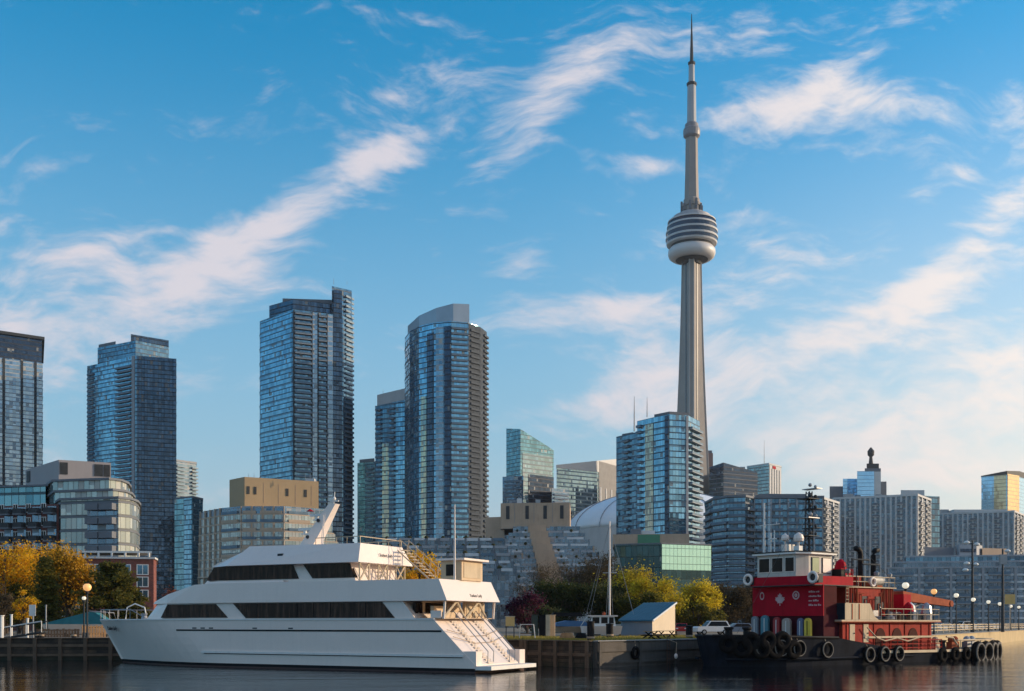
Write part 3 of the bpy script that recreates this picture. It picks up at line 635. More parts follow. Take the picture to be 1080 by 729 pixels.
# 19 stepped tower with weather beacon
b = bld('stepped pale blue tower block topped by a knobbed beacon mast', 908, 700)
def blk(px0, px1, D, dd, py0, py1, mt, name, roof=None): return body(b, [P(px0, D), P(px1, D), P(px1, D + dd), P(px0, D + dd)], py0 if py0 < 100 else Z(py0, D), Z(py1, D), mt, name, roof)
blk(875, 890, 705, 40, G0, 513, BALCD, 'grey_step'); blk(889, 904, 700, 40, G0, 505, g_sky, 'glass_step'); blk(904, 922, 690, 40, G0, 497, g_sky, 'glass_step'); blk(922, 929, 692, 40, G0, 497.5, LCONC, 'white_end_wall'); blk(928, 935, 700, 40, G0, 508, BALCD, 'grey_step')
blk(912, 929, 712, 14, 498, 494, BALCD, 'beacon_base'); blk(914, 927, 713, 12, 494, 489, DSTEEL, 'beacon_base')
x9, y9 = P(918.5, 718); g = MB(); g.lathe([(2.2, Z(489, 718)), (1.5, Z(482, 718)), (3.2, Z(480, 718)), (3.4, Z(476, 718)), (2, Z(474, 718)), (.6, Z(472, 718))], (x9, y9, 0), 12); g.build('beacon', DSTEEL, b)
# 21 gold and blue tower
b = bld('blue and gold mirror-glass tower cut by the right edge of the photo', 1058, 700)
D = 700; fp = [P(1035, 700), P(1062, 690), P(1075, 700), P(1085, 715), P(1084, 750), P(1037, 750)]
body(b, fp, G0, 0, g_sky, tops=[Z(503, D), Z(500, D), Z(498, D), Z(498, D), Z(500, D), Z(503, D)]); strip(b, fp[0], fp[1], .5, .97, G0 + 30, Z(503, D), g_gold, 'gold_glazing', .4); strip(b, fp[1], fp[2], .03, .97, G0 + 30, Z(502, D), g_gold, 'gold_glazing', .4); body(b, off(fp, .3), Z(503, D), 0, DSTEEL, 'parapet', tops=[Z(502, D), Z(499, D), Z(497, D), Z(497, D), Z(499, D), Z(502, D)])
b = bld('brown tower slice at the right edge beside the blue and gold tower', 1090, 690)
fp = [P(1070, 765), P(1120, 765), P(1120, 800), P(1070, 800)]; body(b, fp, G0, Z(500, 765), g_off); strip(b, fp[0], fp[1], .02, .2, G0 + 30, Z(501, 765), BROWNC, 'brown_end_wall', .5)

# ------------------------------------------------------------------ white apartment slabs on the right
def apt_slab(label, cs, D, pyt, n, wing=None):
    b = bld(label, (cs[0] + cs[1]) / 2, D)
    A, B, Cc = P(cs[0], D + 8), P(cs[1], D - 2), P(cs[2], D + 12)
    fp = [A, B, Cc, (Cc[0] - 2, Cc[1] + 14), (A[0] + 1, A[1] + 16)]
    zt_ = Z(pyt, D); body(b, fp, G0, zt_, g_terr)
    piers(b, A, B, n, G0 + 6, zt_, .8, .55, LCONC); piers(b, B, Cc, 3, G0 + 6, zt_, 1.6, .5, LCONC)
    bands(b, fp, G0 + 8, zt_ - .5, 2.75, .2, .5, MC.get('blue spandrel') or pm('blue spandrel', (.22, .26, .31), .6), 'spandrel')
    body(b, off(fp, .6), zt_, zt_ + 1.0, LCONC, 'parapet')
    balc(b, B, Cc, .12, .42, G0 + 8.4, zt_ - 3, 2.75, 1.2, [LCONC, BALCD]); balc(b, B, Cc, .6, .9, G0 + 8.4, zt_ - 3, 2.75, 1.2, [LCONC, BALCD])
    for u in (.2, .5, .8): balc(b, A, B, u - .035, u + .035, G0 + 8.4, zt_ - 3, 2.75, 1.1, [LCONC, BALCD])
    return b, fp, zt_
b, fp, z9 = apt_slab('long white ribbed apartment slab below the beacon tower', (881, 967, 981), 345, 524, 16)
body(b, [P(950, 352), P(975, 352), P(975, 366), P(950, 366)], z9 + .9, Z(517, 352), LCONC, 'mechanical_penthouse'); roofunits(b, 890, 945, 350, 523, 5)
body(b, [P(975, 366), P(991, 368), P(991, 392), P(976, 392)], G0, Z(523, 366), g_mid, 'rear_wing')
b, fp, z9 = apt_slab('white ribbed apartment slab at the far right below the gold tower', (984, 1069, 1079), 395, 541, 16)
mech(b, 1006, 1062, 402, 8, 541, 537.5, LCONC); roofunits(b, 995, 1060, 402, 540, 4)
b, fp, z9 = apt_slab('narrow beige apartment slab with lit balconies behind the tug lattice mast', (850, 866, 884), 318, 527, 4)
# 16 balconied navy condo
b = bld('navy condo with curved rows of balconies behind the tug wheelhouse', 795, 300)
D = 300; fp = [P(744, 310), P(752, 300), P(768, 294), P(786, 293), P(795, 297), P(868, 295), P(868, 325), P(745, 330)]
zt_ = Z(528, D); body(b, fp, G0, zt_, g_mid)
for i, (u0, u1) in ((0, (.1, .98)), (1, (0, 1)), (2, (0, 1)), (3, (0, .98))): balc(b, fp[i], fp[i + 1], u0, u1, G0 + 6, zt_ - 3, 2.75, 1.25, [BALCD, BALCG])
for u in (.04, .27, .50, .73): balc(b, fp[4], fp[5], u, u + .15, G0 + 6, zt_ - 3, 2.75, 1.3, [BALCD, BALCG])
bands(b, fp, G0 + 6, zt_, 2.75, .2, .4, BALCD)
piers(b, fp[4], fp[5], 8, G0 + 6, zt_, .7, .5, BALCW)
body(b, off(fp, .5), zt_ + .2, zt_ + 1.1, BALCD, 'parapet')
body(b, [P(800, 308), P(850, 308), P(850, 318), P(800, 318)], zt_ + 1.1, Z(521, 308), BALCD, 'mechanical_penthouse'); body(b, [P(752, 308), P(775, 305), P(776, 318), P(753, 318)], zt_ + 1.1, Z(523, 306), g_mid, 'mechanical_penthouse'); roofunits(b, 800, 860, 306, 524, 6)
strip(b, fp[4], fp[5], .2, .26, G0 + 6, zt_, g_white, 'lined_glazing', .45)
# 22 long low terraces
b = bld('long low blue-grey terraced condo behind the promenade lamps', 1020, 265)
D = 265
for i, (px0, px1, py, mt) in enumerate(((936, 1088, 600, g_terr), (944, 1088, 594, g_terr), (955, 1088, 588, g_mid))):
    fp = [P(px0, D + i * 4), P(px1, D - 6 + i * 4), P(px1, D + 34), P(px0, D + 44)]
    body(b, fp, G0 if i == 0 else Z((600, 594)[i - 1], D + i * 4) , Z(py, D + i * 4), mt, 'storey_wall')
    if i == 0:
        bands(b, fp, G0 + 3.2, Z(601, D), 2.6, .35, .7, TERR, 'parapet_band'); piers(b, fp[0], fp[1], 9, G0, Z(600, D), .8, .6, BALCW)
        for u in (.03, .26, .48, .7): balc(b, fp[0], fp[1], u, u + .15, G0 + 3.2, Z(606, D), 2.6, 1.5, [BALCW, BALCG])
    body(b, off(fp, .35), Z(py, D + i * 4), Z(py - 1.6, D + i * 4), BALCW, 'roof_slab', BALCW)
body(b, [P(975, 283), P(1006, 285), P(1006, 296), P(975, 296)], Z(587, 283), Z(577, 283), BALCD, 'mechanical_penthouse')
a_ = [P(1008, 286), P(1012, 283), P(1030, 283), P(1036, 287), P(1036, 298), P(1008, 298)]; body(b, a_, Z(588, 285), Z(575, 285), BALCW, 'curved_penthouse'); strip(b, a_[1], a_[2], .05, .95, Z(583, 285), Z(579.5, 285), g_deep, 'window_strip', .2)
body(b, [P(1036, 285), P(1062, 288), P(1062, 298), P(1036, 298)], Z(587, 285), Z(578, 285), BROWNC, 'mechanical_penthouse')

# ------------------------------------------------------------------ low buildings in the middle
b = bld('low dark green glass building with a bright mirror-glass corner, right of the mast', 700, 225)
D = 225; fp = [P(648, 225), P(697, 221), P(750, 226), P(750, 250), P(650, 250)]
body(b, fp, G0, Z(574, 222), g_dkteal); strip(b, fp[1], fp[2], .01, .99, Z(601, 222), Z(574.5, 222), g_mirror, 'mirror_glazing', .25); strip(b, fp[1], fp[2], .01, .99, G0 + 1, Z(602, 222), g_dkteal, 'lower_glazing', .15)
body(b, [P(646, 232), P(727, 230), P(727, 248), P(648, 248)], Z(574, 222), Z(563, 230), BROWNC, 'parapet_storey'); strip(b, P(646, 232), P(727, 230), .33, .62, Z(573, 231), Z(564, 231), pm('green panel', (.06, .22, .12), .5, var=.1), 'green_panel', .2); roofunits(b, 660, 715, 232, 562, 3)
body(b, off(fp, .3), Z(574, 222), Z(572.8, 222), BALCD, 'roof_slab')
# terraced pyramid
b = bld('terraced pyramid condo with diagonal brown stair walls, behind the bare trees', 570, 265)
D = 262; rows = 11
for i in range(rows):
    py0, py1 = 551 + i * 7.4, 551 + (i + 1) * 7.4
    l = 541 - i * 4.7; r = 612 + i * 5; dd = (rows - i) * 1.0
    for (a0, a1, nm) in ((l, 559 + i * 1.75, 'left_terrace'), (576 + i * 2.2, r, 'right_terrace')):
        q = [P(a0, D + dd), P(a1, D + dd), P(a1, D + 34), P(a0, D + 34)]
        body(b, q, Z(py1, D), Z(py0, D) - .004 * i, g_terr, nm, BALCW)
        k = 2 + (i + 1) // 4
        for n_ in range(k):
            u0, u1 = n_ / k + R.uniform(.0, .02), (n_ + 1) / k - R.uniform(.02, .06); strip(b, q[0], q[1], u0, u1, Z(py1, D) - .05, Z(py1, D) + .78, R.choice((TERR, TERR, TERR, BALCW)), 'terrace_parapet', 1.1)
            if R.random() < .25: strip(b, q[0], q[1], u1 - .01, u1 + .03, Z(py1, D), Z(py0, D) - .3, R.choice((BALCD, BROWNC)), 'party_wall', 1.0)
            if R.random() < .5: g = MB(); x, y = Vector(q[0]).lerp(Vector(q[1]), (u0 + u1) / 2); g.ball((x, y - 1.2, Z(py1, D) + .9), R.uniform(.3, .6), 0, 7); g.build('planter', leafm('dull hedge', (.02, .03, .015), (.05, .06, .02), (.08, .08, .03)), b)
    q = [P(557 + i * 1.75, D + dd - 1.2), P(576 + i * 2.2, D + dd - 1.2), P(576 + i * 2.2, D + 34), P(557 + i * 1.75, D + 34)]
    body(b, q, Z(py1, D), Z(py0, D) + .6, BROWNC, 'stair_wall', BROWNC)
body(b, [P(528, D + 14), P(601, D + 12), P(602, D + 32), P(529, D + 34)], Z(552.5, D), Z(530, D + 12), BROWNC, 'mechanical_penthouse')
for u in (.08, .36, .62, .86): strip(b, P(528, D + 14), P(601, D + 12), u, u + .05, Z(547, D + 12), Z(533, D + 12), DSTEEL, 'louvre', .15)
for u in (.2, .48, .75): strip(b, P(528, D + 14), P(601, D + 12), u, u + .006, Z(551, D + 12), Z(530.2, D + 12), CONC, 'panel_joint', .1)
body(b, [P(512, D + 18), P(532, D + 16), P(532, D + 36), P(513, D + 38)], G0, Z(545, D + 16), BROWNC, 'stair_tower')
for px in (535, 565, 592): antenna(b, px, D + 20, 530, 526, .12)
roofunits(b, 540, 595, D + 15, 530, 4)
# low stepped terraces left of it
b = bld('low stepped terrace houses seen over the yacht roof, in front of the curved tower', 455, 245)
for i in range(5):
    D = 240 + i * 4; py = 600 - i * 8; px0, px1 = 372 + i * 9, 545 - i * 3
    q = [P(px0, D), P(px1, D), P(px1, D + 30), P(px0, D + 30)]
    body(b, q, G0, Z(py, D) + .002 * i, g_terr, 'storey_wall', BALCD); [strip(b, q[0], q[1], n_ / 9 + R.uniform(0, .02), (n_ + 1) / 9 - R.uniform(0, .03), Z(py, D) - R.uniform(.7, 1.0), Z(py, D) + .12, R.choice((TERR, BALCG, TERR, BALCW)), 'terrace_parapet', .8) for n_ in range(9)]
    piers(b, q[0], q[1], 9, Z(py + 12, D), Z(py, D), .6, .9, BALCD)
    for k in range(9): g = MB(); x, y = P(R.uniform(px0, px1), D + 2); z = Z(py, D); g.ball((x, y, z + .4), R.uniform(.4, .9), 0, 7); g.build('planter', leafm('dull hedge', (.02, .03, .015), (.05, .06, .02), (.08, .08, .03)), b)
# beige terraces behind the yacht
b = bld('beige terraced condo with a blank ochre penthouse, behind the yacht pilothouse', 280, 235)
D = 232
OCHRE = pm('ochre stucco', (.40, .29, .17), .85, var=.08, scale=.15, streak=.12)
pent = [P(242, D + 18), P(258, D + 12), P(336, D + 20), P(334, D + 40), P(244, D + 40)]
body(b, pent, Z(532, D), 0, OCHRE, 'penthouse_wall', tops=[Z(505, D + 16), Z(503, D + 12), Z(508, D + 20), Z(508, D + 20), Z(505, D + 16)])
for u in (.03, .12, .55, .8): strip(b, pent[1], pent[2], u, u + .035, Z(522, D + 14), Z(514, D + 14), DSTEEL, 'louvre', .15)
for u in (.25, .45, .68, .9): strip(b, pent[1], pent[2], u, u + .005, Z(531, D + 14), Z(509.5, D + 14), BROWNC, 'panel_joint', .08)
for i in range(10):
    py0, py1 = 531 + i * 9.6, 531 + (i + 1) * 9.6; dd = max(0, 7 - i) * .8; l, r = 212 - i * .2, 343 + i * 3.6
    q = [P(l, D + 12 + dd), P(233, D + 4 + dd), P(254, D + dd), P(300, D + dd), P(r, D + 6 + dd), P(r, D + 40), P(l, D + 40)]
    body(b, q, Z(py1, D), Z(py0, D) - .003 * i, g_pale if i else g_apt, 'storey_wall', BEIGE)
    body(b, off(q, .7), Z(py1, D), Z(py1, D) + .45, BEIGE, 'terrace_slab', BEIGE)
    for (a, c, u0, u1) in ((1, 2, .1, .9), (2, 3, .05, .35), (2, 3, .45, .95), (3, 4, .08, .55)): strip(b, q[a], q[c], u0, u1, Z(py1, D) + .45, Z(py1, D) + 1.4, BALCG if (i + a) % 2 else BEIGE, 'terrace_parapet', .8)
    piers(b, q[0], q[1], 4, Z(py1, D) + .45, Z(py0, D), .5, .55, BEIGE); piers(b, q[2], q[3], 4, Z(py1, D) + .45, Z(py0, D), .5, .45, BROWNC)
for px in (262, 268, 322, 327): antenna(b, px, D + 16, 505, 499, .1)
roofunits(b, 268, 330, D + 16, 506, 3)
g = MB(); x, y = P(327, D + 1); z = Z(538, D); g.tube([(x, y, z - 1.6), (x, y, z + .3)], .05); g.lathe([(1.3, z - .3), (.1, z + .5)], (x, y, 0), 8); tag(g.build('patio_umbrella', REDP), 'small red patio umbrella on the terrace beneath the ochre penthouse', 'umbrella')
P, Z = P0, Z0
for root, e, mts in EXTRA.values(): e.build('balcony', mts, root, kind='stuff')
# left mid-rise with curved glazed corner
b = bld('grey mid-rise with louvred penthouse and rounded sunlit glass corner, behind the golden trees', 95, 205)
D = 203
PINKC = pm('pinkish grey cladding', (.36, .33, .33), .75, var=.06, scale=.2, streak=.1)
pent = [P(27, D + 22), P(62, D + 8), P(117, D + 12), P(116, D + 30), P(30, D + 34)]
body(b, pent, Z(504, D), Z(485, D + 8), PINKC, 'penthouse_wall')
for (i, u0, u1) in ((1, .02, .17), (1, .68, .84), (1, .86, .98), (0, .05, .15)): strip(b, pent[i], pent[i + 1], u0, u1, Z(500, D + 8), Z(487.5, D + 8), DSTEEL, 'louvre', .12)
g = MB(); x, y = P(86, D + 18); g.lathe([(2.2, Z(486, D + 8)), (2.2, Z(482, D + 8)), (1.8, Z(481, D + 8))], (x, y, 0), 14); g.build('roof_drum', LCONC, b)
def lvl(px0, px1, Da, py0, py1, mt, nm='storey_wall', sl=True):
    q = [P(px0, Da + 14), P(px0 + 12, Da), P(px1 - 22, Da - 3), P(px1 - 10, Da - 1), P(px1 - 3, Da + 3), P(px1, Da + 9), P(px1, Da + 28), P(px0, Da + 30)]
    body(b, q, G0 if py0 is None else Z(py0, D), Z(py1, D), mt, nm)
    if sl: body(b, off(q, .35), Z(py1, D) + .004, Z(py1, D) + .42, BALCD, 'roof_slab')
    return q
lvl(44, 137, D + 6, 517, 504, g_pale); lvl(46, 141, D + 4, 528, 517, g_pale); q = lvl(52, 147, D, None, 528, g_pale)
bands(b, q, G0 + 3, Z(529, D), 2.6, .12, .3, BALCD)
for (u0, u1) in ((.50, .72), (.74, .97)): balc(b, q[1], q[2], u0, u1, Z(583, D), Z(535, D), 2.6, 1.5, [BALCD, BALCD])
strip(b, q[1], q[2], .47, .98, Z(590, D), Z(531, D), g_apt, 'recess_glazing', .1)
RB = brick('dark red brick', (.20, .055, .045), (.18, .15, .14))
wing = [P(-50, D + 8), P(62, D + 1), P(64, D + 22), P(-50, D + 28)]
body(b, wing, G0, Z(531, D), RB, 'brick_wing'); body(b, [P(-40, D + 14), P(48, D + 10), P(50, D + 26), P(-40, D + 30)], Z(531, D), Z(506, D), g_teal, 'glass_penthouse'); body(b, off([P(-40, D + 14), P(48, D + 10), P(50, D + 26), P(-40, D + 30)], .5), Z(506, D), Z(504, D), BALCD, 'roof_slab')
for u in (.50, .62, .76, .90): balc(b, wing[0], wing[1], u, u + .08, Z(585, D), Z(540, D), 2.6, 1.4, [BALCD, DSTEEL]); strip(b, wing[0], wing[1], u, u + .08, Z(590, D), Z(533, D), g_apt, 'recess_glazing', .08)
windows(b, wing[0], wing[1], (.47, .6, .72, .86), [Z(583, D) + i * 2.6 for i in range(4)], 1.2, 1.7, WHITE2, DGLASS)
# brick podium
b = bld('low red brick podium house with white framed bay windows and a white pergola roof', 125, 180, 'brick_house', 'house')
D = 178; fp = [P(84, D), P(162, D + 2), P(165, D + 6), P(165, D + 20), P(84, D + 20)]
RB2 = brick('red brick', (.27, .07, .05), (.25, .2, .18))
body(b, fp, G0, Z(589, D), RB2, 'brick_wall'); body(b, off(fp, .25), Z(589, D), Z(587, D), LCONC, 'cornice')
windows(b, fp[0], fp[1], (.10, .28, .61, .85), [Z(606, D), Z(619, D), Z(633, D)], 1.9, 1.75, WHITE2, BLUEGLASS)
body(b, [P(84, D + 1), P(160, D + 2), P(160, D + 9), P(84, D + 9)], Z(582.5, D), Z(580.5, D), WHITE2, 'pergola_roof', WHITE2)
for px in (90, 104, 118, 132, 146, 157): g = MB(); x, y = P(px, D + 1.4); g.box(x - .14, x + .14, y - .14, y + .14, Z(587, D), Z(582.5, D) - .003); g.build('pergola_post', WHITE2, b)

# ------------------------------------------------------------------ trees
LK = {
 'gold': leafm('golden leaves', (.42, .20, .01), (.80, .45, .015), (.90, .60, .05)),
 'lime': leafm('yellow green leaves', (.18, .15, .015), (.55, .42, .02), (.85, .65, .05)),
 'rust': leafm('orange and olive leaves', (.12, .10, .02), (.46, .25, .02), (.70, .38, .03)),
 'olive': leafm('olive leaves', (.035, .045, .012), (.10, .10, .02), (.24, .19, .03)),
 'green': leafm('dark green leaves', (.018, .032, .012), (.045, .06, .018), (.10, .10, .03)),
 'brown': leafm('thin brown leaves', (.05, .04, .025), (.10, .075, .045), (.17, .12, .06)),
 'purple': leafm('purple leaves', (.03, .006, .02), (.06, .01, .032), (.10, .018, .045)),
 'red': leafm('russet leaves', (.16, .04, .02), (.30, .08, .03), (.40, .13, .05)),
}
def tree(label, px, D, pyt, wpx, kind, n=3600, name='autumn_tree', leaf=.30, bare=.0, clumps=15, base=None, group='trees along the waterfront'):
    x, y = P(px, D); ht = Z(pyt, D) - G0; rw = wpx / 2 / F * D; rr = random.Random(int(px * 7 + D))
    th = thing(name, label, 'tree' if ht > 5 else 'shrub', (x, y, G0), rr.random() * 6, group, local=True)
    z0 = ht * (.22 if base is None else base); cz, hz_ = (z0 + ht) / 2, (ht - z0) / 2
    g = MB(); r0 = .02 * ht + .07
    g.tube([(0, 0, -.1), (rr.uniform(-.15, .15), rr.uniform(-.15, .15), z0), (rr.uniform(-.3, .3), rr.uniform(-.3, .3), cz), (rr.uniform(-.3, .3), 0, ht * .88)], [r0 * 1.25, r0, r0 * .6, r0 * .15], 0, 7)
    cl = []
    for i in range(clumps):
        while True:
            p = Vector((rr.uniform(-1, 1), rr.uniform(-1, 1), rr.uniform(-1, 1)))
            if .35 < p.length < 1: break
        c = Vector((p.x * rw * .80, p.y * rw * .80, cz + p.z * hz_ * .82)); cl.append((c, rr.uniform(.26, .46) * min(rw, hz_)))
        s = Vector((0, 0, max(z0 * .7, c.z - rw * .9))); mid = (s + c) / 2 + Vector((rr.uniform(-.3, .3), rr.uniform(-.3, .3), .2))
        g.tube([s, mid, c], [r0 * .38, r0 * .25, .02], 0, 5)
        for q in range(4):
            e = c + Vector((rr.uniform(-1, 1), rr.uniform(-1, 1), rr.uniform(-.4, 1))) * rw * .34; g.tube([mid, (mid + e) / 2 + Vector((0, 0, .15)), e], [.05, .035, .012], 0, 4)
    g.build('trunk', BARK, th)
    l = MB(); n = int(n * (1 - bare))
    for i in range(n):
        c, r = rr.choice(cl); d = Vector((rr.gauss(0, 1), rr.gauss(0, 1), rr.gauss(0, .8)))
        p = c + d * r * .55
        if p.z < z0 * .7: p.z = z0 * .7 + rr.random() * .5
        a = Vector((rr.gauss(0, 1), rr.gauss(0, 1), rr.gauss(0, 1))).normalized(); bb = a.orthogonal().normalized(); s = leaf * rr.uniform(.6, 1.3)
        l.face([p - a * s * .5, p + bb * s * .42, p + a * s * .55, p - bb * s * .42])
    l.build('crown', LK[kind], th)
def pine(label, px, D, pyt, wpx, kind='green', n=3600, group='trees along the waterfront'):
    x, y = P(px, D); ht = Z(pyt, D) - G0; rw = wpx / 2 / F * D; rr = random.Random(int(px))
    th = thing('pine_tree', label, 'tree', (x, y, G0), 0, group, local=True)
    g = MB(); g.tube([(0, 0, -.1), (0, 0, ht * .5), (0.1, 0, ht)], [.25, .16, .03], 0, 7); l = MB(); lv = 13
    for i in range(lv):
        z = ht * (.1 + .86 * i / lv); rl = rw * (1 - i / lv) ** .62 * rr.uniform(.82, 1.12) + .25
        for k in range(8):
            a = rr.random() * 6.28; L = rl * rr.uniform(.6, 1.08); e = Vector((L * math.cos(a), L * math.sin(a), z + L * .10)); s = Vector((0, 0, z)); g.tube([s, e], [.05, .015], 0, 4)
            for j in range(int(n / lv / 8)):
                t = rr.random() ** .6; p = s.lerp(e, t) + Vector((rr.gauss(0, .3), rr.gauss(0, .3), rr.gauss(0, .2))); v = Vector((rr.gauss(0, 1), rr.gauss(0, 1), rr.gauss(0, .5))).normalized(); bb = v.orthogonal().normalized(); q = rr.uniform(.24, .52)
                l.face([p - v * q * .6, p + bb * q * .3, p + v * q * .6, p - bb * q * .3])
    g.build('trunk', BARK, th); l.build('crown', LK[kind], th)
tree('broad golden tree cut by the left edge of the photo', 6, 152, 573, 88, 'gold', 12000, clumps=20)
tree('tall golden tree behind the dark conifer, second from the left edge', 40, 158, 567, 82, 'gold', 12000, clumps=20)
tree('orange and olive tree just left of the round-topped pine', 73, 146, 577, 70, 'rust', 12000, clumps=20)
pine('narrow olive conifer between the golden tree and the orange tree', 49, 140, 582, 34, 'olive', 4200)
tree('small bright yellow tree beside the left gangway', 25, 126, 616, 25, 'gold', 1900, leaf=.18)
tree('small brown thinning tree at the far left above the gangway', 4, 128, 612, 30, 'brown', 1800, leaf=.18)
tree('dark olive tree filling below the golden crowns at left', 60, 150, 606, 52, 'olive', 3600, base=.1)
tree('dark olive shrubby tree at the far left under the golden crowns', 20, 150, 612, 60, 'olive', 3200, base=.1)
pine('wide green pine right of the golden trees, before the brick house', 119, 140, 589, 100, 'olive', 13000)
tree('low olive shrub between the pine and the yacht bow', 146, 138, 634, 26, 'olive', 1300, 'shrub', base=.05)
tree('small russet tree at the foot of the dark glass tower', 184, 170, 612, 24, 'red', 1300, leaf=.2)
tree('golden tree peeking over the yacht sundeck stairs', 441, 150, 573, 46, 'gold', 4200)
tree('purple-leaved shrub behind the yacht stern', 556, 150, 622, 46, 'purple', 2600, 'shrub', base=.05)
tree('bare brown tree before the terraced pyramid, leftmost of the centre grove', 572, 195, 590, 72, 'brown', 7711, leaf=.2, bare=.3, clumps=20)
tree('olive brown tree behind the tarp-covered motorboat', 606, 188, 586, 76, 'brown', 9639, leaf=.22, bare=.1, clumps=20)
tree('tall brown tree right behind the sailboat mast', 642, 186, 582, 70, 'brown', 10281, leaf=.22, clumps=20)
tree('wide dark green tree low behind the tarp-covered motorboat', 592, 168, 614, 84, 'green', 13494, base=.06)
tree('dark olive tree low behind the white cabin cruiser', 632, 168, 612, 72, 'green', 12209, base=.06)
tree('yellow-olive tree left of the two gold ones, above the shed roof', 664, 172, 597, 62, 'lime', 12852)
tree('bright yellow-green tree above the shed gable', 692, 166, 605, 57, 'lime', 11566, base=.12)
tree('olive undergrowth tree behind the shed', 676, 160, 622, 68, 'olive', 8996, base=.06)
tree('golden rounded tree between the shed and the white car', 738, 178, 613, 57, 'lime', 10924, base=.18)
tree('dark olive tree filling below the golden rounded one', 736, 174, 632, 59, 'olive', 7068, base=.06)
tree('brown-olive tree left of the tug wheelhouse', 768, 184, 614, 62, 'brown', 10924, base=.1)
tree('thin brown tree half hidden behind the tug bow', 796, 186, 616, 53, 'brown', 8353, base=.1)
tree('dark shrub behind the crates at the yacht stern', 572, 158, 634, 53, 'green', 6426, 'shrub', base=.03)

# ------------------------------------------------------------------ the white yacht (x runs from bow to stern, -y is the side we see)
Y = thing('motor_yacht', 'long white three-deck motor yacht with dark tinted windows, moored at the quay', 'yacht', (-35.37, 98.8, 0), math.atan2(-.462, .887), local=True)
def hb(x, z):
    f = max(0, min(1, z / 3.95)); L = 16 - 3 * f; q = max(0., min(1., (x + 3.04 * f) / L)); return max(.03, 4.0 * (1 - (1 - q) ** (1.75 + .5 * f)) - (.12 * (1 - f)))
def xs(z): return 38.9 - max(0, z - .6) / 3.28 * 3.4
def xb(z): return -3.04 * max(0, z) / 3.95 + (.5 * -z if z < 0 else 0)
def hull(zs, name, mt, cap=True, nx=30):
    g = MB(); rows = []
    for z in zs:
        A, B = xb(z), xs(z); rows.append([(A + (B - A) * (i / nx) ** 1.5, z) for i in range(nx + 1)])
    for sgn in (-1, 1):
        vs = [(x, sgn * hb(x, z), z) for r in rows for x, z in r]; n = nx + 1
        g.add(vs, [(j * n + i, j * n + i + 1, (j + 1) * n + i + 1, (j + 1) * n + i) for j in range(len(zs) - 1) for i in range(nx)])
    if cap:
        t = rows[-1]
        for i in range(nx): (xa, za), (xc, zc) = t[i], t[i + 1]; g.face([(xa, -hb(xa, za), za), (xc, -hb(xc, zc), zc), (xc, hb(xc, zc), zc), (xa, hb(xa, za), za)])
    for a, c in zip(rows, rows[1:]):
        (xa, za), (xc, zc) = a[-1], c[-1]; g.face([(xa, -hb(xa, za), za), (xa, hb(xa, za), za), (xc, hb(xc, zc), zc), (xc, -hb(xc, zc), zc)])
    return g.build(name, mt, Y)
hull([.32, .6, 1.2, 1.8, 2.4, 3.0, 3.5, 3.9], 'hull', WHITE); hull([-.8, -.3, .10], 'boot_stripe', BOOT); hull([.1, .32], 'waterline_band', BLACK, False)
def sidestripe(name, x0, x1, z0, z1, mt, d):
    for sg in (-1, 1):
        g = MB(); k = 24
        for i in range(k):
            a, c = x0 + (x1 - x0) * i / k, x0 + (x1 - x0) * (i + 1) / k; za = (z0 + z1) / 2; ya, yc = hb(a, za), hb(c, za)
            g.frustum([[(a, sg * (ya - .05), z0), (a, sg * (ya + d), z0), (a, sg * (ya + d), z1), (a, sg * (ya - .05), z1)], [(c, sg * (yc - .05), z0), (c, sg * (yc + d), z0), (c, sg * (yc + d), z1), (c, sg * (yc - .05), z1)]])
        g.build(name, mt, Y)
sidestripe('hull_stripe', 10.4, 36.2, 2.93, 3.06, BLACK, .02); sidestripe('rubbing_strake', 13.2, 38.0, 1.14, 1.30, WHITE2, .12); sidestripe('painted_strake_shadow', 13.4, 37.9, 1.07, 1.12, BLACK, .03)  # thin black strip is the painted shadow under the rubbing strake
sidestripe('sheer_rail', -2.4, 35.6, 3.82, 3.93, WHITE2, .06)
for x in (12.2, 13.1, 14.0, 18.6, 22.2): sidestripe('hull_vent', x, x + .45, 3.12, 3.22, DSTEEL, .02)
def deck_loft(st, name, mt):
    """rings from bow to stern: (x bottom, z bottom, half width bottom, x top, z top, half width top)"""
    g = MB(); g.frustum([[(a, -c, z0), (d, -f, z1), (d, f, z1), (a, c, z0)] for a, z0, c, d, z1, f in st]); return g.build(name, mt, Y)
deck_loft([(5.6, 3.9, 2.6, 6.7, 5.28, 2.3), (8.4, 3.9, 3.7, 9.0, 5.28, 3.55), (12, 3.9, 3.88, 12, 5.28, 3.86), (33.9, 3.9, 3.88, 32.7, 5.28, 3.86)], 'main_cabin', WHITE)
deck_loft([(6.0, 5.22, 2.2, 6.15, 5.42, 2.2), (9, 5.22, 3.65, 9, 6.02, 3.45), (12.3, 5.22, 4.0, 12.3, 6.74, 3.85), (14, 5.22, 4.05, 14, 6.82, 3.95), (36.7, 5.22, 4.05, 35.95, 6.80, 3.95)], 'upper_bulwark', WHITE)
deck_loft([(12.9, 6.82, 3.3, 13.0, 6.98, 3.2), (21.5, 6.82, 3.7, 21.4, 6.98, 3.6)], 'bridge_step', WHITE)
deck_loft([(12.4, 6.85, 2.7, 13.6, 8.3, 2.5), (14, 6.85, 3.1, 14.6, 8.3, 3.0), (28.0, 6.85, 3.1, 27.4, 8.3, 3.0)], 'pilothouse', WHITE)
deck_loft([(13.1, 8.22, 2.6, 13.2, 8.36, 2.6), (15.6, 8.22, 3.75, 16.0, 9.55, 1.9), (17, 8.22, 3.8, 17, 9.85, 2.5), (28.75, 8.22, 3.8, 28.3, 9.72, 2.9)], 'sundeck_roof', WHITE)
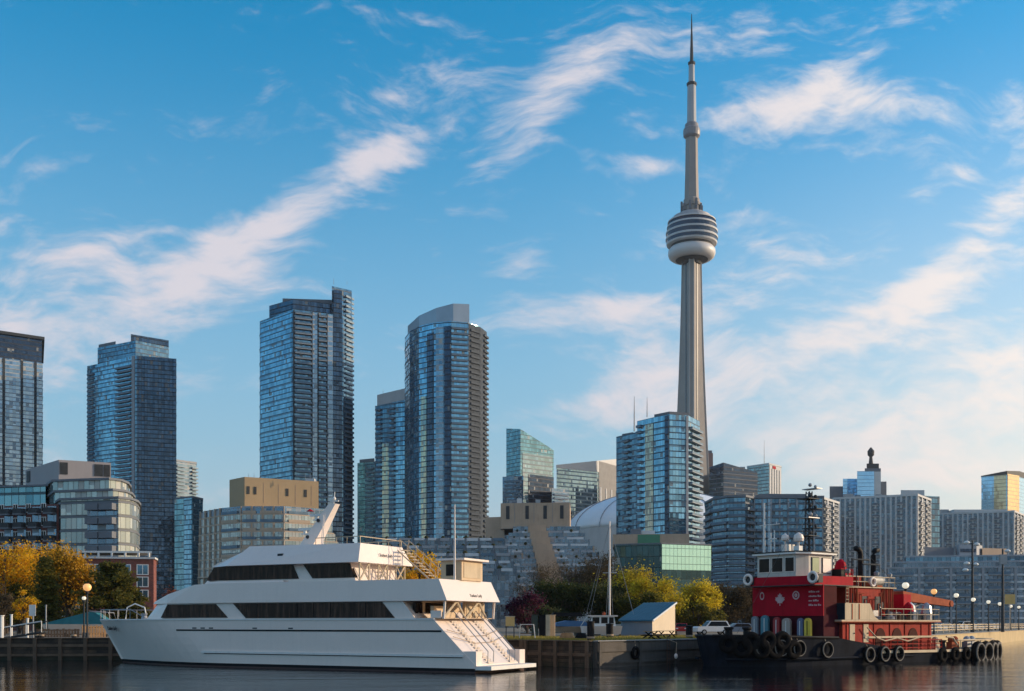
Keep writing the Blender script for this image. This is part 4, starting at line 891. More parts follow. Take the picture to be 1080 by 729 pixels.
m, N, b = mat('curtained tinted window')
oc = N.n('TexCoord').outputs['Object']; mp = N.n('Mapping', {0: oc, 3: (1, 1, .08)})
n = N.n('TexNoise', {0: mp.outputs[0], 'Scale': 3.2, 'Detail': 4., 'Roughness': .7}).outputs['Fac']
N.link(N.mix(N.n('MapRange', {0: n, 1: .46, 2: .72}).outputs[0], (.008, .006, .006), (.10, .055, .038)), b.inputs['Base Color'])
b.inputs['Roughness'].default_value = .07; b.inputs['Specular IOR Level'].default_value = .16
YWIN = m
def wins(prof, y, name='window', mt=None, t=.05):
    for sg in (-1, 1):
        g = MB(); g.sideprism(prof, sg * (y - .3), sg * (y + t)); g.build(name, mt or YWIN, Y)
wins([(8.6, 4.02), (15.95, 4.02), (14.65, 5.14), (9.35, 5.14)], 3.88); wins([(17.85, 3.98), (32.1, 3.98), (30.95, 5.18), (16.5, 5.18)], 3.885)
wins([(12.9, 7.08), (22.55, 7.08), (21.9, 8.18), (13.75, 8.18)], 3.09); wins([(23.9, 7.08), (28.0, 7.08), (27.4, 8.18), (23.0, 8.18)], 3.09)
for a, c in ((23.0, .25), (24.6, .25), (26.2, .25), (19.0, .2), (29.5, .2)):    # fine mullions
    for sg in (-1, 1): g = MB(); g.box(a, a + .05, sg * 3.95 - .01, sg * 3.95 + .01, 3.99, 5.17); g.build('window_mullion', BLACK, Y)
g = MB()
for y0 in (-2.3, -.75, .8): g.face([(12.52 + .0, y0, 7.05), (12.52, y0 + 1.45, 7.05), (13.5, y0 + 1.4, 8.2), (13.5, y0 + .05, 8.2)])
g.build('windscreen', BLUEGLASS, Y)
# aft: cockpit, stairs, rails
g = MB(); g.box(32.3, 36.2, -3.7, 3.7, 3.9, 3.96); g.build('cockpit_deck', TEAK, Y)
g = MB(); g.box(33.2, 33.45, -2.2, 3.5, 3.97, 5.2); g.build('cockpit_bulkhead', TAN, Y)
for y0 in (-3.3, -2.75): g = MB(); g.box(33.3, 33.55, y0, y0 + .42, 3.97, 5.1); g.build('saloon_door', DGLASS, Y)
g = MB(); g.box(33.47, 33.52, -1.8, 1.2, 4.1, 5.1); g.build('aft_window', DGLASS, Y)
for y0 in (-3.75, 3.75): g = MB(); g.tube([(36.25, y0, 3.9), (36.35, y0, 5.22)], .09); g.build('deck_post', WHITE, Y)
for y0 in (-3.6, -.3): g = MB(); g.tube([(36.1, y0, 3.95), (36.3, y0 + 1.6, 5.2)], .1); g.tube([(36.1, y0 + 3.2, 3.95), (36.3, y0 + 1.6, 5.2)], .1); g.build('deck_brace', CREAM, Y)
g = MB(); g.box(35.3, 35.5, .6, 3.7, 3.97, 5.21); g.build('aft_partition', TAN, Y)
for y0 in (.8, 1.8, 2.8): g = MB(); g.box(35.5, 35.54, y0, y0 + .75, 4.1, 5.05); g.build('partition_panel', CREAM, Y)
g = MB(); g.box(35.1, 36.0, -3.7, -3.62, 3.97, 4.5); g.build('side_gate', WHITE, Y)
g = MB(); g.box(34.6, 35.9, -2.9, -1.5, 3.97, 4.4); g.box(34.6, 34.9, -2.9, -1.5, 4.4, 4.85); g.build('sofa', TAN, Y)
def trx(z): return 38.9 - (z - .6) / 3.28 * 3.4
GREYT = pm('grey teak tread', (.64, .56, .49), .7, var=.15)
for y0 in (-1.9, 1.5):
    g = MB(); k = 15
    for i in range(k):
        z0, z1 = .62 + 3.2 * i / k, .62 + 3.2 * (i + 1) / k; g.box(trx(z1) - .02, trx(z0) + .06, y0, y0 + .75, z0, z0 + .14)
    g.build('transom_stair', GREYT, Y)
    for q in (y0 - .06, y0 + .81): g = MB(); g.tube([(trx(.7) + .1, q, .7), (trx(.9) + .35, q, 1.5), (trx(3.7) + .3, q, 4.5), (trx(3.8), q, 3.9)], .035); g.build('stair_rail', STEEL, Y)
for z in (2.35, 2.85): g = MB(); g.tube([(trx(z) + .05, -3.9, z + .25), (trx(z) + .35, -1.2, z - .25), (trx(z) + .35, 1.4, z - .2), (trx(z) + .05, 3.9, z + .2)], .03); g.build('mooring_line', TEAK, Y)
g = MB(); g.prism([(38.6, -3.85), (40.1, -3.6), (40.1, 3.6), (38.6, 3.85)], .22, .5); g.build('swim_platform', WHITE2, Y)
for y0 in (-3.4, 3.4): g = MB(); g.box(37.9, 39.0, y0 - .45, y0 + .45, .5, 1.55); g.build('transom_wing', WHITE, Y)
# bar house and mast on the aft deck
g = MB(); g.box(34.3, 37.0 - .9, -.9, 2.3, 6.8, 8.3); g.build('deck_house', TAN, Y); g = MB(); g.box(34.0, 36.5, -1.2, 2.6, 8.3, 8.45); g.build('deck_house_roof', WHITE, Y)
g = MB(); g.box(34.75, 35.6, -.94, -.88, 7.15, 8.0); g.build('deck_house_window', DGLASS, Y); g = MB(); g.box(36.08, 36.14, -.6, 2.0, 7.0, 8.15); g.build('deck_house_shutter', CREAM, Y)
g = MB(); g.tube([(35.9, -1.6, 6.8), (35.9, -1.6, 12.4)], [.09, .045]); g.build('flag_mast', WHITE, Y)
# sundeck aft
for i in range(6):
    y0 = -3.3 + i * 1.25; g = MB(); g.tube([(28.5, y0, 6.82), (28.5, y0, 8.24)], .06); g.build('sundeck_post', CREAM, Y)
for y0 in (-3.3, -.8, 1.7): g = MB(); g.tube([(28.5, y0, 6.85), (28.5, y0 + 1.25, 8.2)], .07); g.tube([(28.5, y0 + 1.25, 6.85), (28.5, y0, 8.2)], .05); g.build('post_brace', CREAM, Y)
g = MB(); k = 11
for i in range(k): t = i / (k - 1); g.box(28.8 + 2.9 * t, 29.15 + 2.9 * t, 1.9, 2.8, 9.4 - 2.6 * t, 9.45 - 2.6 * t)
g.build('sundeck_stair', CREAM, Y)
for y0 in (1.65, 2.95):
    g = MB(); g.tube([(28.7, y0, 9.4), (31.9, y0, 6.85)], .06); g.tube([(28.6, y0, 10.2), (29, y0, 10.2), (32.2, y0, 7.6), (32.2, y0, 6.85)], .03)
    for i in range(6): t = i / 5; g.tube([(28.9 + 3.5 * t, y0, 9.4 - 2.5 * t), (28.9 + 3.5 * t, y0, 10.35 - 2.55 * t)], .025)
    g.build('stair_rail', CREAM, Y)
for y0 in (-2.85, 2.85):
    g = MB(); g.tube([(24, y0, 9.75), (24, y0, 10.25), (28.25, y0, 10.25), (28.25, y0, 9.7)], .035)
    for x in (25, 26, 27): g.tube([(x, y0, 9.75), (x, y0, 10.25)], .025)
    g.build('sundeck_rail', CREAM, Y)
g = MB(); g.tube([(28.2, -2.85, 10.25), (28.2, 2.85, 10.25)], .035); g.build('sundeck_rail', CREAM, Y)
for x0, y0 in ((23.6, -1.6), (24.2, -2.2)): g = MB(); g.tube([(x0, y0, 9.75), (x0 + .2, y0, 12.2)], [.05, .02]); g.build('whip_antenna', WHITE, Y)
g = MB(); g.frustum([[(20.3, -.55, 9.7), (21.8, -.55, 9.7), (21.8, .55, 9.7), (20.3, .55, 9.7)], [(23.3, -.3, 13.2), (24.0, -.3, 13.2), (24.0, .3, 13.2), (23.3, .3, 13.2)]]); mast = g.build('radar_mast', WHITE, Y)
for x, z in ((22.1, 12.3), (20.9, 11.2)): g = MB(); g.box(x - .45, x + .9, -.22, .22, z - .35, z - .27); g.lathe([(.14, z - .3), (.14, z - .02)], (x - .2, 0, 0), 8); g.box(x - .85, x + .45, -.1, .1, z, z + .2); g.build('radar_scanner', WHITE2, Y)
g = MB(); g.tube([(23.6, 0, 13.1), (23.7, 0, 14.2)], .04); g.box(23.3, 24.1, -.04, .04, 13.4, 13.5); g.ball((23.65, 0, 13.65), .16); g.build('mast_light', WHITE2, Y)
for x, y0 in ((21.35, -.4), (22.4, -.36)): g = MB(); g.ball((x, y0 - .1, 10.6 if x < 22 else 11.9), .15, 0, 8); g.build('mast_light', DSTEEL, Y)
g = MB(); g.box(20.6, 21.1, -3.35, -3.0, 8.75, 9.1); g.build('side_light', DSTEEL, Y)
# foredeck
for sg in (-1, 1):
    pts = [(x, sg * hb(x, 3.9) * .9, 3.93 + .85) for x in (-2.6, -1.6, 0, 2, 4)]; g = MB(); g.tube(pts + [(5.4, sg * 2.4, 3.95)], .035)
    for p in pts: g.tube([(p[0], p[1], 3.9), p], .022)
    g.build('bow_rail', STEEL, Y)
g = MB(); g.tube([(-.8, 1.0, 3.9), (-.6, 1.0, 5.0), (.4, 1.0, 5.35), (1.6, 1.0, 5.0), (1.9, 1.0, 3.9)], .06); g.build('davit_arch', WHITE2, Y)
g = MB(); g.lathe([(.3, 3.9), (.22, 4.2), (.3, 4.45)], (2.6, 0, 0), 10); g.build('windlass', STEEL, Y)
def text(body_, size, mt, parent, loc, rot, ext=.01, shear=0., name='lettering'):
    cu = bpy.data.curves.new(name, 'FONT'); cu.body = body_; cu.size = size; cu.extrude = ext; cu.shear = shear; cu.materials.append(mt)
    q = bpy.data.objects.new(name, cu); COL.objects.link(q); me = bpy.data.meshes.new_from_object(q.evaluated_get(bpy.context.evaluated_depsgraph_get()))
    bpy.data.objects.remove(q); me.name = name; o = bpy.data.objects.new(name, me); COL.objects.link(o); o.parent = parent; o.location = loc; o.rotation_euler = rot; return o
a9 = math.atan2(-(hb(1.9, 3.1) - hb(-.4, 3.1)), 2.3)
nm = text('Yankee Lady', .52, BLACK, Y, (-.75, -hb(-.75, 3.3) - .10, 2.95), (RAD(104), 0, a9), .01, .35, 'name_lettering')
for (x, z, y0, nx) in ((29.6 - 1.0, 9.0, -.9, 0), (36.45, 5.75, -.4, 0)):      # dark script marks on the two lit aft faces
    o = text('Yankee Lady', .36, BLACK, Y, (x + .02, y0, z - .2), (RAD(90), 0, RAD(90)), .008, .3, 'name_lettering')
    o.rotation_euler = (RAD(90 + (-16 if z > 8 else -25)), 0, RAD(90)); o.location.x += .08

# ------------------------------------------------------------------ the red tug (x from front panel to stern, -y is the lit side)
T = thing('tugboat', 'old red and black harbour tug with tyre fenders and white wheelhouse', 'tugboat', (24.1, 95.1, 0), math.atan2(.6, .8), local=True)
ol = [(-10, .5), (-9.6, 1.5), (-8.8, 2.5), (-7.4, 3.3), (-5, 4.0), (-2, 4.45), (1, 4.6), (12, 4.6), (20, 4.55), (25, 4.2), (28, 3.4), (29.7, 2.2), (30.3, .7)]
def sheer(x): return 2.55 - .02 * (x + 10) if x < 3.5 else (2.28 - 1.18 * min(1, (x - 3.5) / 3.2) if x < 6.7 else 1.10 - .004 * (x - 6.7))
def thull(name, fz0, fz1, k0, k1, mt, cap=False):
    g = MB(); n = len(ol)
    for sg in (-1, 1):
        vs = []
        for x, y in ol: fl = .82 if x < -5 else .92; vs += [(x * (1 if x > -4 else .93) if k0 < .5 else x, sg * y * (fl if k0 < .5 else 1), fz0(x)), (x, sg * y, fz1(x))]
        g.add(vs, [(2 * i, 2 * i + 2, 2 * i + 3, 2 * i + 1) for i in range(n - 1)])
    if cap:
        for (xa, ya), (xc, yc) in zip(ol, ol[1:]): g.face([(xa, -ya, fz1(xa)), (xc, -yc, fz1(xc)), (xc, yc, fz1(xc)), (xa, ya, fz1(xa))])
        g.face([(-9.3, -.41, fz0(0)), (-9.3, .41, fz0(0)), (-10, .5, fz1(-10)), (-10, -.5, fz1(-10))])
        g.face([(30.3, -.7, fz0(0)), (30.3, .7, fz0(0)), (30.3, .7, fz1(30)), (30.3, -.7, fz1(30))])
    return g.build(name, mt, T)
thull('hull', lambda x: -.8, lambda x: sheer(x) - (.0 if x < 6 else .18), 0, 1, HULLB, True)
g = MB()
for sg in (-1, 1):
    q = [(x, sg * (y + .02)) for x, y in ol if x >= 12]; q = [(6.9, sg * 4.62)] + q
    for (xa, ya), (xc, yc) in zip(q, q[1:]): g.frustum([[(xa, ya, sheer(xa) - .18), (xa, ya + sg * .16, sheer(xa) - .18), (xa, ya + sg * .16, sheer(xa) + .05), (xa, ya, sheer(xa) + .05)], [(xc, yc, sheer(xc) - .18), (xc, yc + sg * .16, sheer(xc) - .18), (xc, yc + sg * .16, sheer(xc) + .05), (xc, yc, sheer(xc) + .05)]])
g.build('deck_edge', CREAM, T)
g = MB()
for i in range(len(ol) - 1):
    (xa, ya), (xc, yc) = ol[i], ol[i + 1]
    if xc > 3: break
    for sg in (-1, 1): g.tube([(xa, sg * ya, sheer(xa)), (xc, sg * yc, sheer(xc))], .13)
g.build('bulwark_cap', BLACK, T)
def yl(x): # half beam at x
    for (a, ya), (c, yc) in zip(ol, ol[1:]):
        if a <= x <= c: return ya + (yc - ya) * (x - a) / (c - a)
    return .7
def spx(px, t): k = (px - 540) / F; return (k * (95.1 - .8 * t) - 24.1 - .6 * t) / (.8 - .6 * k)
# deckhouses
def tb(name, x0, x1, y0, y1, z0, z1, mt): g = MB(); g.box(x0, x1, y0, y1, z0, z1); return g.build(name, mt, T)
tb('fore_deckhouse', .06, 2.2, -3.8, 3.8, 2.0, 4.3, pm('deep maroon paint', (.06, .009, .016), .7, spec=.05, var=.3, scale=1.2)); side = tb('lower_deckhouse', 2.2, 15.6, -4.15, 4.15, .9, 3.72, REDP2)
tb('boat_deck', 1.6, 16.6, -4.5, 4.5, 3.72, 3.86, CREAM); tb('boat_deck_edge', 1.55, 16.65, -4.56, 4.56, 3.64, 3.72, ORANGEP)
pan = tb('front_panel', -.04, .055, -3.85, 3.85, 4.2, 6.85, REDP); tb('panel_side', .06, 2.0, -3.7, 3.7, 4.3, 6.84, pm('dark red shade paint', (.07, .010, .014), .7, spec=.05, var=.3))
# leaf emblem, badges and the lines of writing on the panel
leaf = [(0, 1), (.16, .70), (.33, .79), (.25, .36), (.44, .52), (.50, .40), (.74, .46), (.66, .22), (.78, .13), (.36, -.20), (.41, -.34), (.04, -.28), (.055, -.66)]
prof = leaf + [(-x, z) for x, z in leaf[::-1] if x > .01 or z < 0]
def front(prof, cy, cz, s, d=.03): return [[(-.04 - d, cy - x * s, cz + z * s) for x, z in prof], [(-.03, cy - x * s, cz + z * s) for x, z in prof]]
PINK = pm('faded white paint', (.62, .42, .42), .7, var=.15, scale=3)
g = MB(); g.frustum(front(prof, .9 - .15, 5.55, .68)); g.build('leaf_emblem', PINK, pan)
def ring(cy, cz, r1, r2, name, sx=1.): 
    g = MB(); n = 18
    for i in range(n):
        a, c = 2 * math.pi * i / n, 2 * math.pi * (i + 1) / n
        g.face([(-.065, cy + sx * r * math.cos(q), cz + r * math.sin(q)) for r, q in ((r1, a), (r1, c), (r2, c), (r2, a))])
    g.build(name, PINK, pan)
ring(2.75, 6.0, .24, .36, 'badge_ring', .7); ring(-1.0, 6.0, .26, .38, 'badge_ring'); ring(-1.0, 6.0, .04, .16, 'badge_centre')
for i, w_ in enumerate((1.2, 1.25, 1.05, 1.3)):
    g = MB(); y0 = -2.35; rr = random.Random(i)
    while y0 > -2.35 - w_: L = rr.uniform(.07, .2); g.box(-.066, -.03, y0 - L, y0, 6.2 - i * .38, 6.2 - i * .38 + rr.choice((.10, .13, .16))); y0 -= L + rr.choice((.05, .05, .12))
    g.build('lettering_line', PINK, pan)
# bridge deck, wheelhouse
bd = tb('bridge_bulwark', -.9, 4.6, -3.5, 3.35, 6.86, 7.62, REDP); tb('bridge_deck', -1.1, 4.8, -3.8, 3.7, 6.78, 6.855, DSTEEL)
W0, W1, WZ0, WZ1 = -.75, 3.3, 7.62, 9.55
ww = [(-.75, -1.55), (-.75, 2.7), (3.6, 2.7), (3.6, -2.0), (.4, -2.0)]
g = MB(); g.prism(ww, WZ0, WZ1); wh = g.build('wheelhouse', pm('shade dimmed cream paint', (.50, .47, .42), .6, var=.15, scale=1., streak=.4), T)  # wheelhouse paint dimmed to stand for partial shadow; streaks are weathering
g = MB(); g.prism(off(ww, .32), WZ1, WZ1 + .16); g.build('wheelhouse_roof', WHITE2, T); g = MB(); g.prism(off(ww, .36), WZ1 + .163, WZ1 + .25); g.build('roof_edge', BLACK, T)
for y0, y1 in ((1.25, 2.5), (-.2, 1.05), (-1.42, -.4)):
    g = MB(); g.box(-.80, -.74, y0, y1, 8.0, 9.32); f = g.build('window', WHITE, wh); g = MB(); g.box(-.83, -.79, y0 + .07, y1 - .07, 8.07, 9.25); g.build('pane', DGLASS, f)
for (xa, xc, mt) in ((.75, 1.75, pm('painted green reflection', (.35, .42, .25), .2, var=.1)), (2.2, 3.4, WHITE)):  # green pane colour stands for a lit reflection in the glass
    g = MB(); g.box(xa, xc, -2.06, -1.99, 7.95, 9.3); f = g.build('window', DSTEEL, wh); g = MB(); g.box(xa + .06, xc - .06, -2.09, -2.05, 8.0, 9.24); g.build('pane', mt, f)
for y0 in (3.45, -3.6): 
    g = MB(); g.box(-1.0, -.4, y0 - .5, y0 + .5, 7.0, 7.75); g.build('wing_box', DSTEEL, T); g = MB(); g.torus((-1.12, y0, 7.45), .42, .13, 'x', 16, 8); g.build('life_ring', WHITE, T)
# things on the wheelhouse roof
tz = WZ1 + .25
def dome(x, y0, z, r, name='satellite_dome'):
    g = MB(); g.tube([(x, y0, tz), (x, y0, z)], .09); g.lathe([(.05, z - .1), (r * .9, z), (r, z + r * .5), (r * .8, z + r * 1.2), (.02, z + r * 1.7)], (x, y0, 0), 14); g.build(name, WHITE, T)
dome(.6, .7, 10.9, .36); dome(1.2, -.3, 10.8, .46)
g = MB(); g.tube([(-.2, 2.4, tz), (-.2, 2.4, 14.3)], [.12, .08]); g.build('signal_mast', WHITE2, T); g = MB(); g.tube([(-.2, 2.9, 12.3), (-.2, .7, 12.3)], .05); g.tube([(-.2, 1.0, 12.3), (-.2, 1.0, 12.55)], .04); g.tube([(0, 1.4, tz), (0, 1.4, 11.8)], .06); g.tube([(0, 1.8, tz), (0, 1.8, 11.6)], .06); g.box(-.1, .1, 1.2, 2, 11.0, 11.1); g.build('mast_yard', WHITE2, T)
g = MB(); mx, my = 2.9, -.1
for dx, dy in ((-.3, -.3), (.3, -.3), (.3, .3), (-.3, .3)): g.tube([(mx + dx, my + dy, 7), (mx + dx * .6, my + dy * .6, 15.3)], .06)
for i in range(12):
    z = 9.9 + i * .45; q = .3 - i * .009; s = 1 if i % 2 else -1
    g.tube([(mx - q * s, my - q, z), (mx + q * s, my - q, z + .45)], .035, 0, 4); g.tube([(mx - q, my - q * s, z), (mx - q, my + q * s, z + .45)], .035, 0, 4)
g.build('lattice_mast', DSTEEL, T)
for i, (z, r) in enumerate(((15.5, .28), (14.6, .35), (13.7, .3), (12.9, .35), (12.0, .3), (11.3, .3))):
    g = MB(); g.box(mx - .1 - (i % 2) * .7, mx + .7, my - .9 + (i % 2) * .3, my + .7, z, z + .07); g.ball((mx - .5, my - .5, z + .3), r * .6, 0, 8); g.ball((mx + .5, my - .3, z + .25), r * .5, 0, 8); g.build('mast_light', DSTEEL if i % 3 else STEEL, T)
for px_, y0, zz in ((1.9, -1.4, 12.2), (3.2, .9, 12.6), (.2, -.9, 11.2)): g = MB(); g.tube([(px_, y0, tz - .1), (px_, y0, zz)], [.04, .015]); g.build('whip_antenna', STEEL, T)
g = MB(); g.box(1.3, 2.2, .9, 1.7, tz, tz + .8); g.box(.1, .6, -1.2, -.6, tz, tz + .5); g.build('roof_locker', WHITE2, T)
# boat deck: screen, engine casing, funnel gear
g = MB(); g.box(2.0, 2.08, -4.5, -1.2, 3.87, 5.3); g.build('screen_front', pm('painted shade dark teal', (.02, .03, .045), .7, spec=.05, var=.2), T)  # dark front colour stands for shade on the cream screen
g = MB(); g.sideprism([(2.08, 3.87), (6.9, 3.87), (6.3, 4.15), (5.95, 4.7), (5.6, 5.3), (2.08, 5.3)], -4.5, -4.42); g.build('side_screen', CREAM, T)
for x in (3.0, 4.0): tb('screen_rib', x, x + .1, -4.54, -4.5, 3.9, 5.25, ORANGEP)
cas = tb('engine_casing', 5.0, 12.2, -2.4, 2.4, 3.87, 6.75, REDP2); tb('casing_top', 4.8, 12.4, -2.6, 2.6, 6.75, 6.85, CREAM)
for x in (5.3, 5.9, 6.5, 10.6, 11.3, 11.9): g = MB(); g.tube([(x, -2.52, 3.87), (x, -2.52, 6.75)], .09); g.build('vent_pipe', ORANGEP, T)
for x in (7.4, 9.4):
    g = MB(); g.box(x, x + .75, -2.46, -2.39, 4.0, 6.0); d_ = g.build('door', CREAM if x < 7 else DSTEEL, cas); g = MB(); g.ball((x + .6, -2.5, 5.0), .07, 0, 6); g.build('handle', STEEL, d_)
for y0 in (-2.5, 2.5):
    g = MB(); g.tube([(4.9, y0, 7.75), (12.3, y0, 7.75)], .05); g.tube([(4.9, y0, 7.3), (12.3, y0, 7.3)], .035)
    for i in range(9): g.tube([(4.9 + i * .92, y0, 6.85), (4.9 + i * .92, y0, 7.75)], .04)
    g.build('casing_rail', CREAM, T)
for x0, x1, y0, y1, z1, mt in ((6.0, 7.8, -1.2, .5, 8.5, REDP), (5.4, 7.4, .6, 2, 8.1, DSTEEL), (5.2, 5.9, -1.9, -.4, 7.7, BLACK), (8.2, 9.0, -1.2, 1, 7.9, REDP2), (10.8, 11.8, -1.6, .2, 7.5, ORANGEP)): tb('deck_locker', x0, x1, y0, y1, 6.86, z1, mt)
g = MB(); g.lathe([(.6, 8.3), (.45, 8.9), (.1, 9.2)], (6.9, -.5, .2), 10); g.build('vent_cowl', REDP, T)
g = MB(); g.lathe([(.42, 0), (.42, 1.4)], (9.2, 0, 7.45), 14, 0, 'x'); g.v = [(a, b2 - 2.2, c) for a, b2, c in g.v]; g.build('raft_canister', MC['shade dimmed cream paint'], T)
g = MB(); g.torus((8.75, -2.62, 7.3), .36, .1, 'y'); g.build('life_ring', WHITE, T)
for x0, y0, s in ((11.0, .3, -1), (13.0, .3, 1)): g = MB(); g.tube([(x0, y0, 3.9), (x0, y0, 10.0), (x0 + s * .08, y0, 10.3), (x0 + s * .3, y0, 10.5), (x0 + s * .75, y0, 10.55)], .25, 0, 12); g.build('exhaust_stack', BLACK, T, smooth=True)
for x0 in (12.1, 10.0, 7.9): g = MB(); g.tube([(x0, 1.2, 6.8), (x0, 1.2, 10.2)], .05); g.build('light_pole', STEEL, T)
# person-height clutter along the side
for x0, x1 in ((3.15, 3.85), (5.1, 5.8)): g = MB(); g.box(x0, x1, -4.21, -4.14, 1.9, 3.5); d_ = g.build('door', CREAM, side); g = MB(); g.ball((x1 - .12, -4.25, 2.7), .06, 0, 6); g.build('handle', DSTEEL, d_)
for x in (7.6, 10.1, 12.6):
    g = MB(); g.sideprism([(x - .75, 1.2)] + [(x + .75 * math.cos(RAD(180 - i * 18)), 2.2 + .95 * math.sin(RAD(180 - i * 18))) for i in range(11)] + [(x + .75, 1.2)], -4.2, -4.14); g.build('arched_port', pm('dark oxide paint', (.06, .016, .014), .7, spec=.05, var=.3), side)
tb('rubbing_rail', 5.2, 15.6, -4.3, -4.16, 2.25, 2.42, CREAM)
g = MB()
for z in (1.35, 1.7, 2.05): g.tube([(7.2, -4.62, z), (16.6, -4.6, z)], .045)
for i in range(9): g.tube([(7.2 + i * 1.17, -4.62, 1.0), (7.2 + i * 1.17, -4.62, 2.05)], .045)
g.build('deck_rail', REDP2, T)
# crane on the boat deck
cz = tb('crane_pedestal', 14.6, 15.8, -1.9, -.6, 3.87, 6.3, REDP)
g = MB(); g.frustum([[(14.7, -1.8, 5.7), (14.7, -.7, 5.7), (14.7, -.7, 6.6), (14.7, -1.8, 6.6)], [(23.6, -1.5, 5.2), (23.6, -1.0, 5.2), (23.6, -1.0, 5.8), (23.6, -1.5, 5.8)]]); g.build('crane_jib', ORANGEP, T)
g = MB(); g.lathe([(.3, 0), (.3, .7)], (23.3, -1.6, 5.5), 12, 0, 'y'); g.build('jib_sheave', ORANGEP, T)
g = MB(); g.tube([(23.5, -1.25, 5.2), (23.5, -1.25, 3.9)], .03); g.tube([(23.5, -1.25, 3.95), (23.4, -1.25, 3.7), (23.6, -1.25, 3.6)], .07); g.build('crane_hook', DSTEEL, T)
g = MB(); g.tube([(15.7, -1.25, 4.4), (18.5, -1.25, 5.6)], .12); g.build('hydraulic_ram', STEEL, T)
for x0, y0, mt in ((14.0, -3.0, WHITE2), (12.9, -3.5, REDP), (16.0, -3.4, STEEL), (13.3, 1.2, DSTEEL)): g = MB(); g.lathe([(.5, 3.87), (.55, 4.5), (.4, 5.2), (.1, 5.5)], (x0, y0, 0), 10); g.build('deck_vent', mt, T)
for y0 in (-4.4, 4.4):
    g = MB(); g.tube([(7.4, y0, 4.85), (16.5, y0, 4.85)], .04); g.tube([(7.4, y0, 4.35), (16.5, y0, 4.35)], .03)
    for i in range(9): g.tube([(7.4 + i * 1.13, y0, 3.86), (7.4 + i * 1.13, y0, 4.85)], .035)
    g.build('boat_deck_rail', CREAM, T)
# stern
tb('towing_winch', 17.6, 19.4, -1.5, 1.5, 1.0, 2.5, BLACK); g = MB(); g.lathe([(.9, -1.2), (.9, 1.2)], (18.4, 0, 2.4), 14, 0, 'y'); g.build('winch_drum', DSTEEL, T)
g = MB(); g.lathe([(.5, 1), (.4, 1.6), (.55, 1.9)], (21.5, -1.5, 0), 10); g.lathe([(.5, 1), (.4, 1.6), (.55, 1.9)], (21.5, 1.5, 0), 10); g.build('tow_bitt', DSTEEL, T)
pts = [(x, -(y - .1), 1.95) for x, y in ol if x >= 20]; g = MB(); g.tube([(17.5, -4.5, 2.3), (18.6, -4.5, 2.2), (19.4, -4.5, 1.5)], .09); g.tube([(19.5, -4.4, 1.95)] + pts + [(30.2, .6, 1.95)], .09)
for x, y, z in pts: g.tube([(x, y, 1), (x, y, z)], .05)
g.build('stern_rail', CREAM, T)
for x0, y0 in ((17.2, -3.6), (20.6, -3.2), (23.5, -3.1), (22.2, -2.6), (25.6, -2.4)): g = MB(); g.box(x0, x0 + .7, y0, y0 + .6, 1.0, 1.75); g.ball((x0 + .4, y0 + .3, 1.95), .35, 0, 8); g.build('deck_gear', R.choice([ORANGEP, CREAM, STEEL]), T)
# tyres
def tyre(x, z, r=.56, w=.2, dark=False):
    y = -(yl(x) + w + .03); dx = yl(x + .3) - yl(x - .3); ang = -math.atan2(dx, .6)
    g = MB(); g.torus((0, 0, 0), r, w, 'y', 20, 9); t = g.build('tyre_fender', RUBBER, T, smooth=True); t.location = (x, y, z); t.rotation_euler = (0, 0, ang)
    if not dark:
        g = MB(); g.torus((0, -w * .80, 0), r * 1.08, w * .32, 'y', 20, 6); q = g.build('worn_tread', CHALK, t, smooth=True)
    g = MB(); g.tube([(-.1, 0, r), (-.05, .2, sheer(x) - z - .05)], .03); g.build('tyre_rope', TEAK, t)
for x, z in ((-8.9, 1.6), (-7.6, 1.5), (-6.3, 1.5)): tyre(x, z, .62, .24, True)
for x, z in ((-9.6, 1.9), (-8.3, 2.1), (-7.0, 2.15), (-5.7, 2.15), (-4.6, 1.4)): tyre(x, z, .55, .26, True)
for px_, z in ((815, 1.55), (829, 1.55), (844, 1.5), (870, 1.35)): tyre(spx(px_, 4.5), z, .58, .16)
for px_ in (916, 932, 947): tyre(spx(px_, 4.8), .85, .56, .2)
tyre(spx(993, 4.7), .6, .5, .2, True)
for x in (22.6, 24.2, 25.8, 27.3, 28.7, 29.8): tyre(x, .75, .78, .34, False if x < 29 else True)
for x in (18.5, 20.5): tyre(x, .65, .5, .2, True)
